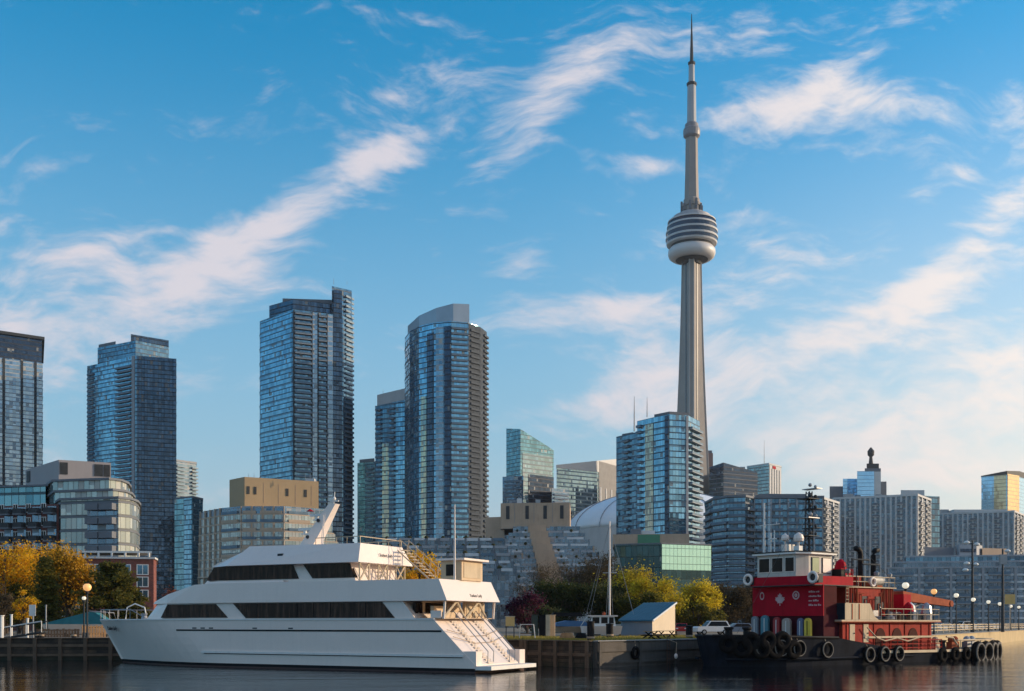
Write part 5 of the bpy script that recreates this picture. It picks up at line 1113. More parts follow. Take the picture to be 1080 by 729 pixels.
# upright boards under the panel
B_ = [(793, 800, 650, 668, 'grey', (.20, .22, .25)), (803, 811, 649, 669, 'teal', (.05, .20, .26)), (816, 823, 651, 669, 'red', (.33, .015, .02)), (825.5, 834, 652, 670, 'beige', (.40, .33, .28)), (841.5, 847.5, 652, 671, 'slate blue', (.10, .14, .24)), (849, 855.5, 652, 671, 'yellow', (.78, .54, .05))]
ca, sa = .8, .6
for (pa, pb, ya, yb, nm, col) in B_:
    tm = -spx(0, 0) * 0
    # lateral place along the front face from the pixel column
    k = ((pa + pb) / 2 - 540) / F; s = -.75; t = (k * (95.1 + .6 * s) - 24.1 - .8 * s) / (.6 + .8 * k); X_, Y_ = 24.1 + .8 * s + .6 * t, 95.1 + .6 * s - .8 * t
    wd = (pb - pa) / F * Y_ / .82; z0, z1 = Z(yb + 1, Y_), Z(ya, Y_); hw = wd / 2; n = 8
    pr = [(-hw, 0), (hw, 0), (hw, (z1 - z0) * .8)] + [(hw * math.cos(RAD(180 / n * i)), (z1 - z0) * .8 + (z1 - z0) * .2 * math.sin(RAD(180 / n * i))) for i in range(1, n)] + [(-hw, (z1 - z0) * .8)]
    g = MB(); g.frustum([[(-.12, y, z) for y, z in pr], [(-.05, y * 1.0, z) for y, z in pr], [(.12, y, z) for y, z in pr]])
    mt = pm(nm + ' board paint', col, .45, var=.12)
    th = thing('paddle_board', '%s upright board leaning under the red leaf panel of the tug' % nm, 'board', (X_, Y_, z0), math.atan2(.6, .8), 'boards under the tug panel', local=True)
    g.build('board', mt, th); g = MB(); g.box(-.16, -.121, -.03, .03, .15, (z1 - z0) * .85); g.build('stripe', WHITE2 if nm != 'yellow' else BLACK, th)

# ------------------------------------------------------------------ promenade at the right
def lamp(label, px, D, pyt, gm=GLOBE, r=.42, group='globe lamps on the promenade', h=None):
    x, y = P(px, D); z = Z(pyt, D) - G0
    th = thing('street_lamp', label, 'street lamp', (x, y, G0), 0, group)
    ORG[th.name] = Vector((0, 0, 0))
    g = MB(); g.lathe([(.18, 0), (.16, .5), (.09, .6), (.075, z - r - .25), (.16, z - r - .15), (.2, z - r + .02)], (0, 0, 0), 10); g.build('post', DSTEEL, th)
    g = MB(); g.ball((0, 0, z), r, 0, 16, .95); g.build('globe', gm, th, smooth=True)
    g = MB(); g.lathe([(.02, z + r * 1.15), (.12, z + r * .98), (.2, z + r * .86)], (0, 0, 0), 10); g.build('cap', DSTEEL, th)
for lb, px, D, py, r in (('large globe lamp rising above the tug crane pedestal, nearest on the promenade', 955, 118, 617.5, .37), ('globe lamp with amber tint above the middle of the tug crane jib', 985, 134, 624, .37),
    ('globe lamp just right of the crane jib tip', 1008.5, 149, 628, .33), ('globe lamp in front of the tall floodlight pole', 1026.5, 164, 632.5, .33), ('globe lamp midway between the floodlight pole and the box-topped pole', 1042.5, 178, 635, .33),
    ('globe lamp just left of the box-topped pole', 1054.5, 191, 637, .33), ('globe lamp below the yellow sign', 1066, 206, 639.5, .31), ('globe lamp at the right edge, farthest on the promenade', 1074.5, 218, 640.5, .31)):
    lamp(lb, px, D, py, AMBER if px == 985 else GLOBE, r)
def tallpole(label, px, D, pyt, lights, boxz=None):
    x, y = P(px, D); z = Z(pyt, D); th = thing('floodlight_pole', label, 'pole', (x, y, G0), 0); ORG[th.name] = Vector((0, 0, 0))
    g = MB(); g.lathe([(.3, 0), (.26, 2), (.13, z - G0)], (0, 0, 0), 10); g.build('pole', DSTEEL, th)
    for (dx, py) in lights: zz = Z(py, D) - G0; g = MB(); g.box(min(0, dx), max(0, dx), -.06, .06, zz - .05, zz + .05); g.lathe([(.3, zz - .28), (.5, zz - .1), (.4, zz + .12), (.1, zz + .25)], (dx, 0, 0), 10); g.build('floodlight', PALEG, th)
    if boxz: g = MB(); zz = Z(boxz, D) - G0; g.box(-.5, .6, -.3, .3, zz - 1.6, zz); g.build('equipment_box', STEEL, th)
tallpole('tall thin floodlight pole with clustered lamp heads behind the promenade', 1025.5, 172, 570, [(-.9, 572), (.7, 574), (-.9, 594), (.5, 595), (-1.1, 601)])
tallpole('tall dark pole carrying a grey equipment box near the right edge', 1057.5, 178, 579, [(.8, 581)], 585)
x, y = P(1065, 200); th = thing('road_sign', 'square yellow sign on a post among the promenade lamps', 'sign', (x, y, G0)); ORG[th.name] = Vector((0, 0, 0))
z = Z(632, 200) - G0; g = MB(); g.tube([(0, 0, 0), (0, 0, z)], .07); g.build('post', STEEL, th); g = MB(); g.box(-.95, .95, -.1, -.06, z - .9, z + .9); g.build('sign_board', pm('yellow sign paint', (.75, .46, .15), .5, var=.1), th)
# rail
def rail(label, A, B, dz, step, mt, zs=(.35, .7, 1.05), inset=.45, base=True):
    d = Vector((B[0] - A[0], B[1] - A[1])); L = d.length; th = thing('promenade_railing', label, 'railing', (A[0], A[1], G0 + dz), math.atan2(d.y, d.x), local=True)
    for z in zs: g = MB(); g.box(0, L, inset - .05, inset + .05, z - .06, z + .06); g.build('rail', mt, th)
    k = int(L / step); first = None
    for i in range(k + 1):
        if first is None: g = MB(); g.box(-.09, .09, inset - .09, inset + .09, 0, zs[-1] + .18); first = g.build('post', mt, th)
        else: o = put('post', first.data, th); o.location = (i * L / k, 0, 0)
rail('cream three-bar promenade railing behind the tug stern', (40, 113.5), (107.5, 228), .2, 4.6, CREAM)
rail('far stretch of cream railing leaving the right edge of the photo', (108.5, 230), (174, 344), .2, 9, CREAM)
# cars
def car(label, px, D, rot, col, sz=1., kind='parked_car', cat='car', suv=False):
    x, y = P(px, D); th = thing(kind, label, cat, (x, y, G0), RAD(rot), 'cars parked beyond the quay', local=True)
    paint = pm('%s car paint' % label.split()[0], col, .25, var=.04); hh = 1.75 if suv else 1.45
    lo = [(-2.2, .35), (-2.25, .75), (-2.1, .95), (2.0, .95), (2.25, .75), (2.22, .35)] if not suv else [(-2.25, .4), (-2.3, .85), (-2.15, 1.05), (2.1, 1.05), (2.25, .85), (2.22, .4)]
    lo[2] = (lo[2][0], lo[2][1]); g = MB(); g.sideprism(lo, -.88, .88); z1 = lo[3][1]
    cab = [(-1.15, z1), (-.45, hh), (1.35 if not suv else 1.75, hh), (1.95 if not suv else 2.1, z1)]
    g.frustum([[(cab[0][0], -.84, z1), (cab[3][0], -.84, z1), (cab[3][0], .84, z1), (cab[0][0], .84, z1)], [(cab[1][0], -.68, hh), (cab[2][0], -.68, hh), (cab[2][0], .68, hh), (cab[1][0], .68, hh)]]); bo = g.build('body', paint, th)
    for sg in (-1, 1):
        g = MB(); pts = [(-.9, z1 + .04), (-.4, hh - .08), (1.25 if not suv else 1.6, hh - .08), (1.7 if not suv else 1.9, z1 + .04)]
        g.face([(xx, sg * (.86 - .16 * (zz - z1) / (hh - z1)), zz) for xx, zz in pts]); g.build('side_window', DGLASS, th)
    g = MB(); g.face([(-1.12, -.74, z1 + .05), (-1.12, .74, z1 + .05), (-.52, .62, hh - .06), (-.52, -.62, hh - .06)]); g.v = [(a - .03, b2, c) for a, b2, c in g.v]; g.build('windscreen', DGLASS, th)
    g = MB(); xr = cab[3][0]; g.face([(xr, -.74, z1 + .05), (xr, .74, z1 + .05), (cab[2][0] + .08, .62, hh - .06), (cab[2][0] + .08, -.62, hh - .06)]); g.v = [(a + .03, b2, c) for a, b2, c in g.v]; g.build('rear_window', DGLASS, th)
    for xx in (-1.4, 1.4):
        for sg in (-1, 1):
            g = MB(); g.lathe([(.2, -.11), (.33, -.11), (.34, 0), (.33, .11), (.2, .11)], (xx, sg * .82, .34), 16, 0, 'y'); w_ = g.build('wheel', RUBBER, th); g = MB(); g.lathe([(.01, -.12), (.2, -.115), (.2, .115), (.01, .12)], (xx, sg * .82, .34), 12, 0, 'y'); g.build('rim', STEEL, w_)
    for sg in (-.6, .6): g = MB(); g.box(-2.29, -2.2, sg - .17, sg + .17, .66, .8); g.build('headlight', PALEG, th); g = MB(); g.box(2.2, 2.29, sg - .17, sg + .17, .7, .85); g.build('tail_light', REDP, th)
car('white parked estate car between the black bollard and the tug bow', 751, 138, 12, (.70, .70, .70), suv=True)
car('blue-grey parked car half hidden behind the tug bow bulwark', 778, 142, 8, (.16, .20, .26))
car('red parked car peeking out beside the shed', 719, 150, 80, (.40, .02, .02))
for i, (px, lb, col) in enumerate(((993, 'pale parked car behind the railing, left of the crane tip lamp', (.62, .62, .60)), (1016, 'white parked van behind the railing under the floodlight pole', (.74, .73, .70)), (1031, 'silver parked car behind the railing right of the floodlight pole', (.45, .46, .48)), (1048, 'white parked car behind the railing left of the box-topped pole', (.72, .71, .70)))):
    car(lb, px, 200 + i * 6, 20, col, suv=(i == 1))

# ------------------------------------------------------------------ the quay between yacht and tug
def at_q(px, D): x, y = P(px, D); return (x, y, G0)
def bollard(label, px, D, py, r): 
    x, y = P(px, D); h = Z(py, D) - G0; th = thing('bollard', label, 'bollard', (x, y, G0), 0, None, True)
    g = MB(); g.lathe([(r * 1.15, 0), (r * 1.15, .08), (r, .12), (r, h - .12), (r * 1.12, h - .1), (r * 1.12, h), (.01, h + .05)], (0, 0, 0), 14); g.build('pile', BLACK, th); g = MB(); g.torus((0, 0, .25), r * 1.02, .04, 'z', 14, 6); g.torus((0, 0, .33), r * 1.02, .04, 'z', 14, 6); g.build('rope', TEAK, th)
bollard('tall black mooring bollard at the concrete corner of the quay', 623, 89.5, 655.5, .30)
bollard('black bollard standing in front of the white cabin cruiser', 643, 108, 658, .36); bollard('black bollard beside the shed gable, left of the white car', 727, 101, 660, .32)
# shed
x, y = P(683, 122); sh = thing('boat_shed', 'small shed with a steep blue lean-to roof and sunlit beige gable', 'shed', (x, y, G0))
A_, B2_ = P(655, 124), P(688, 119); C2 = P(712, 131); D2 = (C2[0] + A_[0] - B2_[0], C2[1] + A_[1] - B2_[1])
zl, zh = Z(655.5, 121), Z(636.5, 128)
g = MB(); g.face([(*A_, G0), (*B2_, G0), (*B2_, zl), (*A_, zl)]); g.build('front_wall', GREYS, sh)
g = MB(); g.face([(*B2_, G0), (*C2, G0), (*C2, zh), (*B2_, zl)]); g.face([(*A_, G0), (*D2, G0), (*D2, zh), (*A_, zl)]); g.build('gable_wall', SIDING, sh)
g = MB(); g.face([(*C2, G0), (*D2, G0), (*D2, zh), (*C2, zh)]); g.build('back_wall', GREYS, sh)
def ext(p, q, k): return (p[0] + (p[0] - q[0]) * k, p[1] + (p[1] - q[1]) * k)
a1_, b1_ = ext(A_, B2_, .05), ext(B2_, A_, .05); c1_, d1_ = ext(C2, D2, .05), ext(D2, C2, .05); a1_, d1_ = ext(a1_, d1_, .04), d1_; b1_ = ext(b1_, c1_, .04)
g = MB(); top = [(*a1_, zl), (*b1_, zl), (*c1_, zh + .06), (*d1_, zh + .06)]; g.frustum([[(p[0], p[1], p[2] + .02) for p in top], [(p[0], p[1], p[2] + .16) for p in top]])
n_ = 9
for i in range(n_ + 1): t = i / n_; p = Vector(top[0]).lerp(Vector(top[1]), t); q = Vector(top[3]).lerp(Vector(top[2]), t); g.tube([p + Vector((0, 0, .18)), q + Vector((0, 0, .18))], .035, 0, 4)
g.build('roof', SHEDROOF, sh)
g = MB(); g.tube([(*b1_, zl + .05), (*c1_, zh + .1)], .11, 0, 4); g.build('barge_board', WHITE2, sh)
# picnic tables
def picnic(label, px, D, rot):
    x, y = P(px, D); th = thing('picnic_table', label, 'picnic table', (x, y, G0), RAD(rot), 'picnic tables by the shed', True)
    g = MB()
    for i in range(4): g.box(-.95, .95, -.38 + i * .195, -.20 + i * .195, .72, .77)
    g.build('table_top', WOODL, th)
    for sg in (-1, 1):
        g = MB(); g.box(-.95, .95, sg * .72 - .13, sg * .72 + .13, .42, .47); g.build('bench', WOODL, th)
        g = MB(); g.tube([(sg * .65, -.7, 0), (sg * .65, .3, .72)], .06, 0, 4); g.tube([(sg * .65, .7, 0), (sg * .65, -.3, .72)], .06, 0, 4); g.tube([(sg * .65, -.72, .4), (sg * .65, .72, .4)], .05, 0, 4); g.build('leg_frame', BLACK, th)
picnic('dark-legged picnic table in front of the shed corner', 687, 96, 60); picnic('warm timber picnic table right of the dark-legged one', 703, 101, 35)
# cabinets and rack by the yacht stern
def cabinet(label, px, D, py, wpx, mt):
    x, y = P(px, D); wd = wpx / F * D; h = Z(py, D) - G0; th = thing('crate_stack', label, 'cabinet', (x, y, G0), RAD(-4), 'tall cabinets by the yacht stern', True)
    g = MB(); g.box(-wd / 2, wd / 2, -.5, .5, .08, h - .07); g.build('box', mt, th); g = MB(); g.box(-wd / 2 - .05, wd / 2 + .05, -.55, .55, h - .068, h); g.build('lid', mt, th)
    for z in (h * .33, h * .66): g = MB(); g.box(-wd / 2 - .02, wd / 2 + .02, -.53, -.503, z, z + .07); g.build('batten', mt, th)
    g = MB(); g.box(-wd / 2, wd / 2, -.48, .48, 0, .08); g.build('skid', WOOD, th)
cabinet('dark green cabinet, leftmost of the four by the yacht stern', 564, 114, 648.5, 6.5, pm('dark green paint', (.03, .045, .035), .6)); cabinet('black cabinet with a pale lid, second of the four by the yacht stern', 572, 114, 648.5, 6.5, BLACK)
cabinet('beige cabinet, third of the four by the yacht stern', 578, 114, 648.5, 4.6, CREAM); cabinet('sunlit tan cabinet, rightmost of the four by the yacht stern', 583, 114.5, 648.5, 4.6, TAN)
x, y = P(557, 98); th = thing('dock_rack', 'white tube rack on the quay at the yacht stern', 'rack', (x, y, G0), 0, None, True); g = MB()
g.tube([(-.8, 0, 0), (-.7, 0, 1.35), (.5, 0, 1.35), (.65, 0, 0)], .05); g.tube([(-.8, .7, 0), (-.7, .7, 1.35), (.5, .7, 1.35), (.65, .7, 0)], .05); g.build('frame', WHITE2, th); g = MB(); g.box(-.7, .6, 0, .7, .5, .56); g.build('shelf', WOOD, th)
x, y = P(538, 97); th = thing('storage_chest', 'small yellow chest on a stand by the yacht transom', 'chest', (x, y, G0), 0, None, True); g = MB(); g.box(-.4, .4, -.3, .3, 1.2, 2.0); g.build('chest', pm('yellow chest', (.60, .42, .16), .6), th); g = MB(); g.box(-.45, .45, -.34, .34, 2.0, 2.1); g.build('lid', CREAM, th); g = MB()
for dx in (-.35, .35):
    for dy in (-.25, .25): g.tube([(dx, dy, 0), (dx, dy, 1.2)], .05, 0, 5)
g.build('stand', DSTEEL, th)
# small boats laid up on the quay
def smallhull(g, L, bm, z0, z1, mi=0, flare=.8):
    n = 12; prof = []
    for i in range(n + 1):
        t = i / n; b_ = bm / 2 * (1 - (1 - min(1, t * 2.2)) ** 2) if t < .46 else bm / 2; prof.append((-L / 2 + L * t, max(.03, b_)))
    for sg in (-1, 1):
        for (xa, ya), (xc, yc) in zip(prof, prof[1:]): g.face([(xa * .92, sg * ya * flare * .5, z0), (xc * .92, sg * yc * flare * .5, z0), (xc, sg * yc, z1), (xa, sg * ya, z1)], mi)
    for (xa, ya), (xc, yc) in zip(prof, prof[1:]): g.face([(xa, -ya, z1), (xc, -yc, z1), (xc, yc, z1), (xa, ya, z1)], mi); g.face([(xa * .92, -ya * flare * .5, z0), (xc * .92, -yc * flare * .5, z0), (xc * .92, yc * flare * .5, z0), (xa * .92, ya * flare * .5, z0)], mi)
    x_, y_ = prof[-1]; g.face([(x_ * .92, -y_ * flare * .5, z0), (x_, -y_, z1), (x_, y_, z1), (x_ * .92, y_ * flare * .5, z0)], mi)
def stands(th, xs_, h, bm):
    for x_ in xs_:
        g = MB(); g.box(x_ - .1, x_ + .1, -bm * .3, bm * .3, 0, h * .55); g.tube([(x_, -bm * .45, 0), (x_, -bm * .25, h)], .05); g.tube([(x_, bm * .45, 0), (x_, bm * .25, h)], .05); g.build('stand', DSTEEL, th)
x, y = P(604, 120); th = thing('motorboat', 'small motorboat under a blue tarp, left of the white cabin cruiser', 'boat', (x, y, G0), RAD(8), None, True)
g = MB(); smallhull(g, 4.2, 1.8, .45, 1.1); g.build('hull', BROWNC, th); g = MB(); g.sideprism([(-2.1, 1.11), (-1.9, 1.5), (-.8, 1.75), (.9, 1.7), (2.0, 1.35), (2.1, 1.11)], -.8, .8); g.build('tarp', BLUEC, th); stands(th, (-1, 1), .5, 1.8)
x, y = P(611, 128); th = thing('dinghy', 'upturned white dinghy beside the blue tarped motorboat', 'dinghy', (x, y, G0), RAD(30), None, True)
g = MB(); g.lathe([(.05, 1.75), (.6, 1.6), (.85, 1.1), (.9, .75)], (0, 0, 0), 16); g.v = [(a * 1.1, b2 * .8, c) for a, b2, c in g.v]; g.build('hull', WHITE, th, smooth=True); g = MB(); g.box(-.5, .5, -.4, .4, 0, .75); g.build('stand', WOOD, th)
x, y = P(597, 134); th = thing('canopy', 'dark fabric canopy above the blue tarped motorboat', 'canopy', (x, y, G0), RAD(5), None, True); g = MB(); g.sideprism([(-1.9, 2.3), (-1.6, 2.75), (1.7, 2.75), (1.9, 2.3)], -1, 1); g.build('cover', BLACK, th); g = MB()
for dx in (-1.7, 1.7):
    for dy in (-.9, .9): g.tube([(dx, dy, 0), (dx, dy, 2.3)], .04, 0, 5)
g.build('frame', STEEL, th)
x, y = P(634, 119); th = thing('cabin_cruiser', 'small white cabin cruiser with wheelhouse, laid up on the quay', 'boat', (x, y, G0), RAD(-4), None, True)
g = MB(); smallhull(g, 4.6, 2.0, .25, 1.15); hl = g.build('hull', WHITE, th); g = MB(); g.sideprism([(-1.35, 1.15), (-1.0, 2.2), (1.4, 2.2), (1.6, 1.15)], -.8, .8); cb = g.build('cabin', WHITE2, th); g = MB(); g.box(-1.35, 1.8, -.95, .95, 2.2, 2.32); g.build('cabin_roof', WHITE, th)
for xa, xc in ((-.95, -.2), (0, .7), (.85, 1.35)):
    for sg in (-1, 1): g = MB(); g.box(xa, xc, sg * .81 - .02, sg * .81 + .02, 1.45, 2.1); g.build('window', DGLASS, cb)
g = MB(); g.tube([(-2.2, -.2, 1.2), (-1.5, -.8, 2.25), (-1.3, -.8, 2.25)], .04); g.tube([(-2.2, .2, 1.2), (-1.5, .8, 2.25)], .04); g.build('bow_rail', WHITE2, th); g = MB(); g.ball((.3, 0, 2.5), .2, 0, 8); g.tube([(.9, 0, 2.3), (.9, 0, 2.9)], .03); g.build('roof_light', ORANGEP, th); stands(th, (-1.2, 1.2), .35, 2)
x, y = P(643, 128); th = thing('sailboat', 'sailboat with a tall white mast and stays, laid up behind the white cruiser', 'sailboat', (x, y, G0), RAD(150), None, True)
g = MB(); smallhull(g, 7.0, 2.1, .35, 1.35); g.build('hull', WHITE, th); zm = Z(550, 128) - G0
g = MB(); g.tube([(0, 0, 1.3), (0, 0, zm)], [.13, .09], 0, 8); g.build('mast', WHITE, th); g = MB(); g.tube([(0, 0, 2.2), (2.6, 0, 2.3)], .08); g.build('boom', WHITE, th); g = MB(); g.tube([(-.9, 0, zm * .55), (.9, 0, zm * .55)], .03); g.build('spreader', WHITE2, th)
for e in ((3.4, 0, 1.35), (0, 1., 1.35), (0, -1., 1.35), (-3.4, 0, 1.35), (2.6, 0, 2.3)): g = MB(); g.tube([(0, 0, zm - .3 if e[0] else zm * .8), e], .022, 0, 4); g.build('stay', STEEL, th)
stands(th, (-1.6, 1.6), .5, 2.1)
for (lb, px, D, ln, rot, mt) in (('orange mooring rope coiled on the quay left of the tall bollard', 598, 93, .6, 0, WOODL), ('dark coil of rope at the foot of the tall bollard', 613, 91, .5, 20, BLACK)):
    x, y = P(px, D); g = MB(); 
    for k in range(4): g.torus((0, 0, .07 + k * .11), ln - k * .05, .06, 'z', 18, 6)
    o = g.build('rope_coil', mt); o.location = (x, y, G0 + .2); tag(o, lb, 'rope')
for (lb, px, D, c2) in (('white mooring buoy hanging on the concrete quay wall by the picnic tables', 711.5, 93.6, WHITE),):
    x, y = P(px, D); y -= .75; o = thing('mooring_buoy', lb, 'buoy', (x, y, 1.1), 0, None, True); g = MB(); g.ball((0, 0, -.35), .16, 0, 10, 1.5); g.build('float', c2, o, smooth=True); g = MB(); g.tube([(0, 0, -.2), (.1, .2, .8), (-.5, .6, 1.05)], .025, 0, 5); g.build('rope', TEAK, o)

# ------------------------------------------------------------------ left quay
x, y = P(91, 117); th = thing('speedboat', 'motorboat under a teal cover on the left quay, its white bow toward the yacht', 'boat', (x, y, G0), RAD(186), None, True)
g = MB(); smallhull(g, 8.6, 2.5, .3, 1.35); g.build('hull', WHITE, th); g = MB(); g.sideprism([(-3.0, 1.36), (-1.2, 2.6), (-.5, 2.65), (3.9, 1.5), (4.2, 1.36)], -1.1, 1.1); g.build('cover', TEAL, th)
g = MB(); g.tube([(-3.0, -1.1, 1.36), (-2.6, -1.1, 2.6), (-.6, -1.1, 2.75)], .06); g.tube([(-3.0, 1.1, 1.36), (-2.6, 1.1, 2.6), (-.6, 1.1, 2.75)], .06); g.tube([(-2.6, -1.1, 2.6), (-2.6, 1.1, 2.6)], .06); g.build('windscreen_frame', STEEL, th); stands(th, (-2, 2), .45, 2.5)
lamp('single lamp with an amber globe on the left quay beside the yacht bow', 92, 106.5, 619.5, AMBER, .40, None)
lamp('short lamp with a small white globe just left of the amber-globed one', 88.6, 107.5, 631, GLOBE, .2, None)
def fence(label, pa, pb, D, py, mt, n):
    A, B = P(pa, D), P(pb, D + 1); d = Vector((B[0] - A[0], B[1] - A[1])); L = d.length; h = Z(py, D) - G0; th = thing('timber_fence', label, 'fence', (A[0], A[1], G0), math.atan2(d.y, d.x), None, True)
    for z in (h * .3, h * .8): g = MB(); g.box(0, L, .06, .12, z, z + .12); g.build('rail', mt, th)
    for i in range(n): g = MB(); q = L * i / n; g.box(q + .03, q + L / n - .03, 0, .058, .02, h + R.uniform(-.05, .05)); g.build('board', mt, th)
fence('warm orange timber fence panel below the yacht bow', 86, 112, 109, 660, WOODL, 9); fence('low brown timber fence behind the left quay edge', 40, 84, 111, 663.5, WOOD, 14)
x, y = P(47, 106); th = thing('gangway', 'sloping dark gangway with handrails at the far left', 'gangway', (x, y, G0), RAD(180), None, True)
g = MB(); g.frustum([[(0, -.7, .55), (0, .7, .55), (0, .7, .7), (0, -.7, .7)], [(9, -.7, -.9), (9, .7, -.9), (9, .7, -.75), (9, -.7, -.75)]]); g.build('walkway', DSTEEL, th)
for q in (-.7, .7):
    g = MB(); g.tube([(0, q, 1.65), (9, q, .2)], .06)
    for i in range(7): g.tube([(9 * i / 6, q, .6 - 1.45 * i / 6), (9 * i / 6, q, 1.65 - 1.45 * i / 6)], .04)
    g.build('handrail', WHITE2 if q > 0 else DSTEEL, th)
def post(label, px, D, py, r, mt, sign=None):
    x, y = P(px, D); h = Z(py, D) - G0; th = thing('dock_post', label, 'post', (x, y, G0), 0, None, True); g = MB(); g.lathe([(r, 0), (r, h - .1), (r * 1.3, h - .08), (r * 1.3, h)], (0, 0, 0), 10); g.build('post', mt, th)
    if sign: g = MB(); g.box(-sign / 2, sign / 2, -.2, -.16, h - 1.1, h); g.build('sign_board', WHITE2, th)
post('white post at the extreme left edge of the quay', 1.5, 104.8, 649, .22, WHITE2); post('pale post carrying a white notice board behind the gangway', 35, 108, 638, .07, STEEL, .65)
post('thin grey post between the notice board and the amber lamp', 48.5, 112, 638, .07, STEEL); post('short white post left of the notice board', 12, 110, 648, .12, WHITE2); post('short pale post by the gangway head', 29, 109, 652, .12, WHITE2)
for (lb, px) in (('brown timber bollard on the left quay edge under the notice board', 39), ('brown timber bollard on the left quay edge left of the amber lamp', 78), ('white capped bollard on the left quay edge by the gangway foot', 44)):
    bollard(lb, px, 105.6, 669.5, .2)
# ------------------------------------------------------------------ loose gear on the tug that stays with it
rr = random.Random(5)
for i in range(26):
    x0, y0, z0 = rr.uniform(7, 15), rr.uniform(-4.2, -2.8), 3.87; k = rr.random(); g = MB()
    if k < .4: g.box(x0, x0 + rr.uniform(.3, .9), y0, y0 + .5, z0, z0 + rr.uniform(.3, .9))
    elif k < .7: g.lathe([(.22, z0), (.22, z0 + .7), (.05, z0 + .75)], (x0, y0, 0), 8)
    else: g.torus((x0, y0, z0 + .1), .32, .08, 'z', 12, 5); g.torus((x0, y0, z0 + .24), .3, .08, 'z', 12, 5)
    g.build('deck_gear', rr.choice([BLACK, DSTEEL, REDP2, STEEL, CREAM, WOOD]), T)
for i in range(14):
    x0, z0 = 5.2 + i * .5, rr.uniform(5.2, 6.4); g = MB(); g.tube([(x0, -2.5, 3.9), (x0, -2.5, z0), (x0 + .3, -2.5, z0)], .05, 0, 5); g.build('casing_pipe', rr.choice([DSTEEL, REDP2, ORANGEP]), T)
for x0, z0 in ((8.2, 4.9), (10.3, 5.2), (11.2, 4.5)): g = MB(); g.lathe([(.01, -.08), (.3, -.07), (.34, .0), (.3, .05)], (x0, -2.45, z0), 14, 0, 'y'); g.build('porthole', DSTEEL, cas)
for x0, y0 in ((4.9, -3.2), (5.2, 2.6)): g = MB(); g.tube([(x0, y0, 3.9), (x0, y0, 6.2)], .05); g.tube([(2.9, -.1, 15), (x0 + 7, y0, 6.9)], .018, 0, 4); g.build('stay', DSTEEL, T)
g = MB(); g.tube([(2.9, -.1, 14.6), (-6.5, 0, 2.7)], .018, 0, 4); g.tube([(-.2, 2.4, 14), (2.9, -.1, 14.8)], .018, 0, 4); g.build('stay', DSTEEL, T)
g = MB(); g.lathe([(.34, 2.4), (.3, 3.0), (.42, 3.1), (.42, 3.25)], (-6.4, -1, 0), 12); g.lathe([(.34, 2.4), (.3, 3.0), (.42, 3.1), (.42, 3.25)], (-6.4, 1, 0), 12); g.build('tow_bitt', BLACK, T)

def ladder(label, A, n):
    th = thing('quay_ladder', label, 'ladder', (A[0], A[1], 0), math.atan2(n[0], -n[1]), None, True)
    g = MB()
    for dx in (-.22, .22): g.tube([(dx, 0, -.5), (dx, 0, 2.5), (dx, .35, 2.6)], .03, 0, 5)
    for i in range(10): g.tube([(-.22, 0, -.4 + i * .3), (.22, 0, -.4 + i * .3)], .022, 0, 4)
    g.build('ladder_frame', pm('rusty iron', (.12, .06, .04), .8, var=.4), th)
ladder('rusty iron ladder on the concrete quay wall below the picnic tables', (13.6, 94.35), (.75, -.66))
def wtyre(label, x, y, z, n):
    g = MB(); g.torus((0, 0, 0), .42, .15, 'y', 18, 8); th = thing('tyre_fender', label, 'tyre', (x, y, z), math.atan2(n[0], -n[1]), None, True); g.build('tyre', RUBBER, th, smooth=True)
    g = MB(); g.tube([(0, 0, .42), (.05, .1, 2.1 - z)], .025, 0, 5); g.build('rope', TEAK, th)
wtyre('old tyre hung on the concrete quay wall left of its ladder', 10.3, 90.55, 1.1, (.75, -.66))

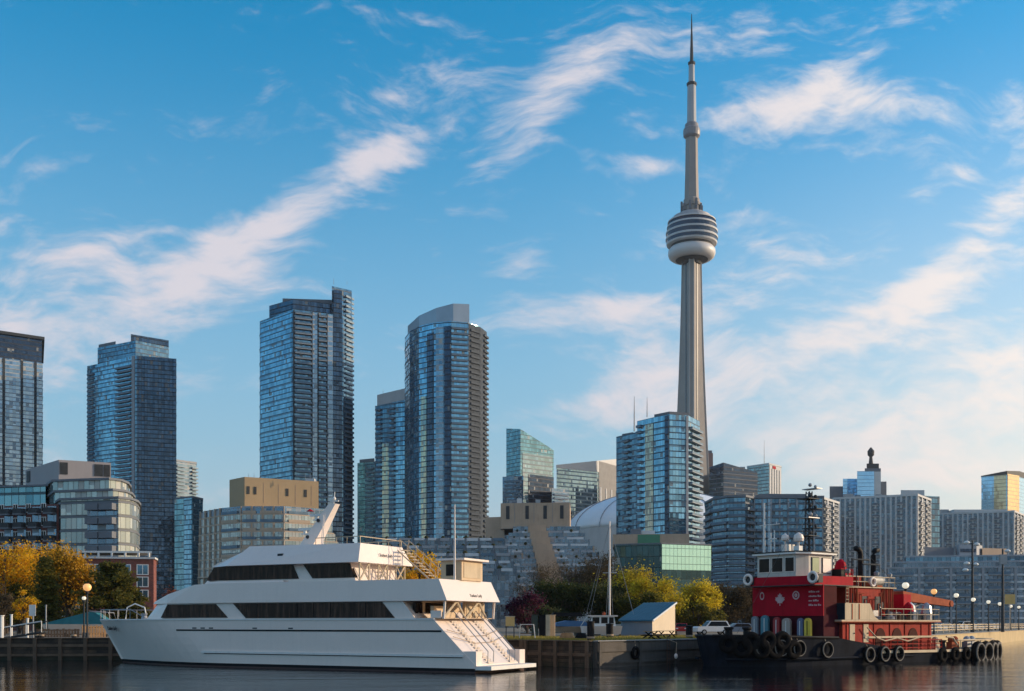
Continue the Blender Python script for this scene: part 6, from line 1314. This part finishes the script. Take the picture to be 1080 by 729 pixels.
# bridge-deck and casing clutter aft of the wheelhouse
tb('battery_house', 4.0, 5.0, -1.9, 1.6, 6.86, 8.2, DSTEEL); tb('chart_locker', 3.65, 4.3, -2.9, -2.0, 7.62, 8.3, BLACK)
for y0 in (-3.4, 3.3):
    g = MB(); g.tube([(3.4, y0, 8.5), (5.2, y0, 8.5), (5.2, y0, 6.86)], .04); g.tube([(3.4, y0, 8.05), (5.2, y0, 8.05)], .03)
    for i in range(4): g.tube([(3.5 + i * .55, y0, 7.62), (3.5 + i * .55, y0, 8.5)], .03)
    g.build('bridge_rail', DSTEEL, T)
for x0, z0 in ((7.6, 9.4), (9.2, 9.0)): g = MB(); g.tube([(x0, -1.2, 6.85), (x0, -1.2, z0), (x0 + 2.6, -1.2, z0)], .09); g.tube([(x0 + 2.6, -1.2, z0), (x0 + 2.6, -1.2, z0 - .7)], .04); g.build('boat_davit', DSTEEL, T)
g = MB()
for i in range(9): g.box(4.62, 4.98, -2.75, -2.7, 4.1 + i * .31, 4.15 + i * .31)
for dx in (4.62, 4.98): g.tube([(dx, -2.72, 3.88), (dx, -2.72, 7.0)], .03)
g.build('deck_ladder', CREAM, T)
for x0 in (2.7, 6.6, 9.0, 11.3, 13.9, 15.2): tb('wall_stiffener', x0, x0 + .09, -4.22, -4.16, 1.2, 3.62, REDP2)
for sg in (-1, 1):
    g = MB(); q = [(x, sg * (y + .01)) for x, y in ol if -9.8 < x < 13]
    for (xa, ya), (xc, yc) in zip(q, q[1:]): g.tube([(xa, ya, .62), (xc, yc, .62)], .10, 0, 5)
    g.build('hull_strake', HULLB, T)
for x0, z0 in ((5.6, 8.0), (9.9, 7.9), (11.9, 7.8)): g = MB(); g.lathe([(.05, 0), (.22, .05), (.26, .3), (.1, .42)], (x0, -2.2, z0), 10); g.tube([(x0, -2.2, 6.8), (x0, -2.2, z0)], .04); g.build('deck_light', STEEL, T)
g = MB(); g.tube([(5.2, -4.5, 3.2), (6.4, -4.62, 2.3), (7.6, -4.66, 2.0), (9.4, -4.66, 2.25), (11, -4.66, 1.95), (13, -4.66, 2.3)], .06, 0, 6); g.build('fire_hose', TEAK, T)

# ------------------------------------------------------------------ air
g = MB(); g.box(-8300, 8300, -3100, 9300, -4, 640); hz_o = g.build('haze', None); hz_o['kind'] = 'stuff'
m = bpy.data.materials.new('harbour haze'); m.use_nodes = True; nt = m.node_tree; nt.nodes.remove(nt.nodes['Principled BSDF'])
v_ = nt.nodes.new('ShaderNodeVolumePrincipled'); v_.inputs['Color'].default_value = (.92, .94, .97, 1); v_.inputs['Density'].default_value = .000045; v_.inputs['Anisotropy'].default_value = .35
nt.links.new(v_.outputs[0], nt.nodes['Material Output'].inputs['Volume'])
hz_o.data.materials.clear(); hz_o.data.materials.append(m)
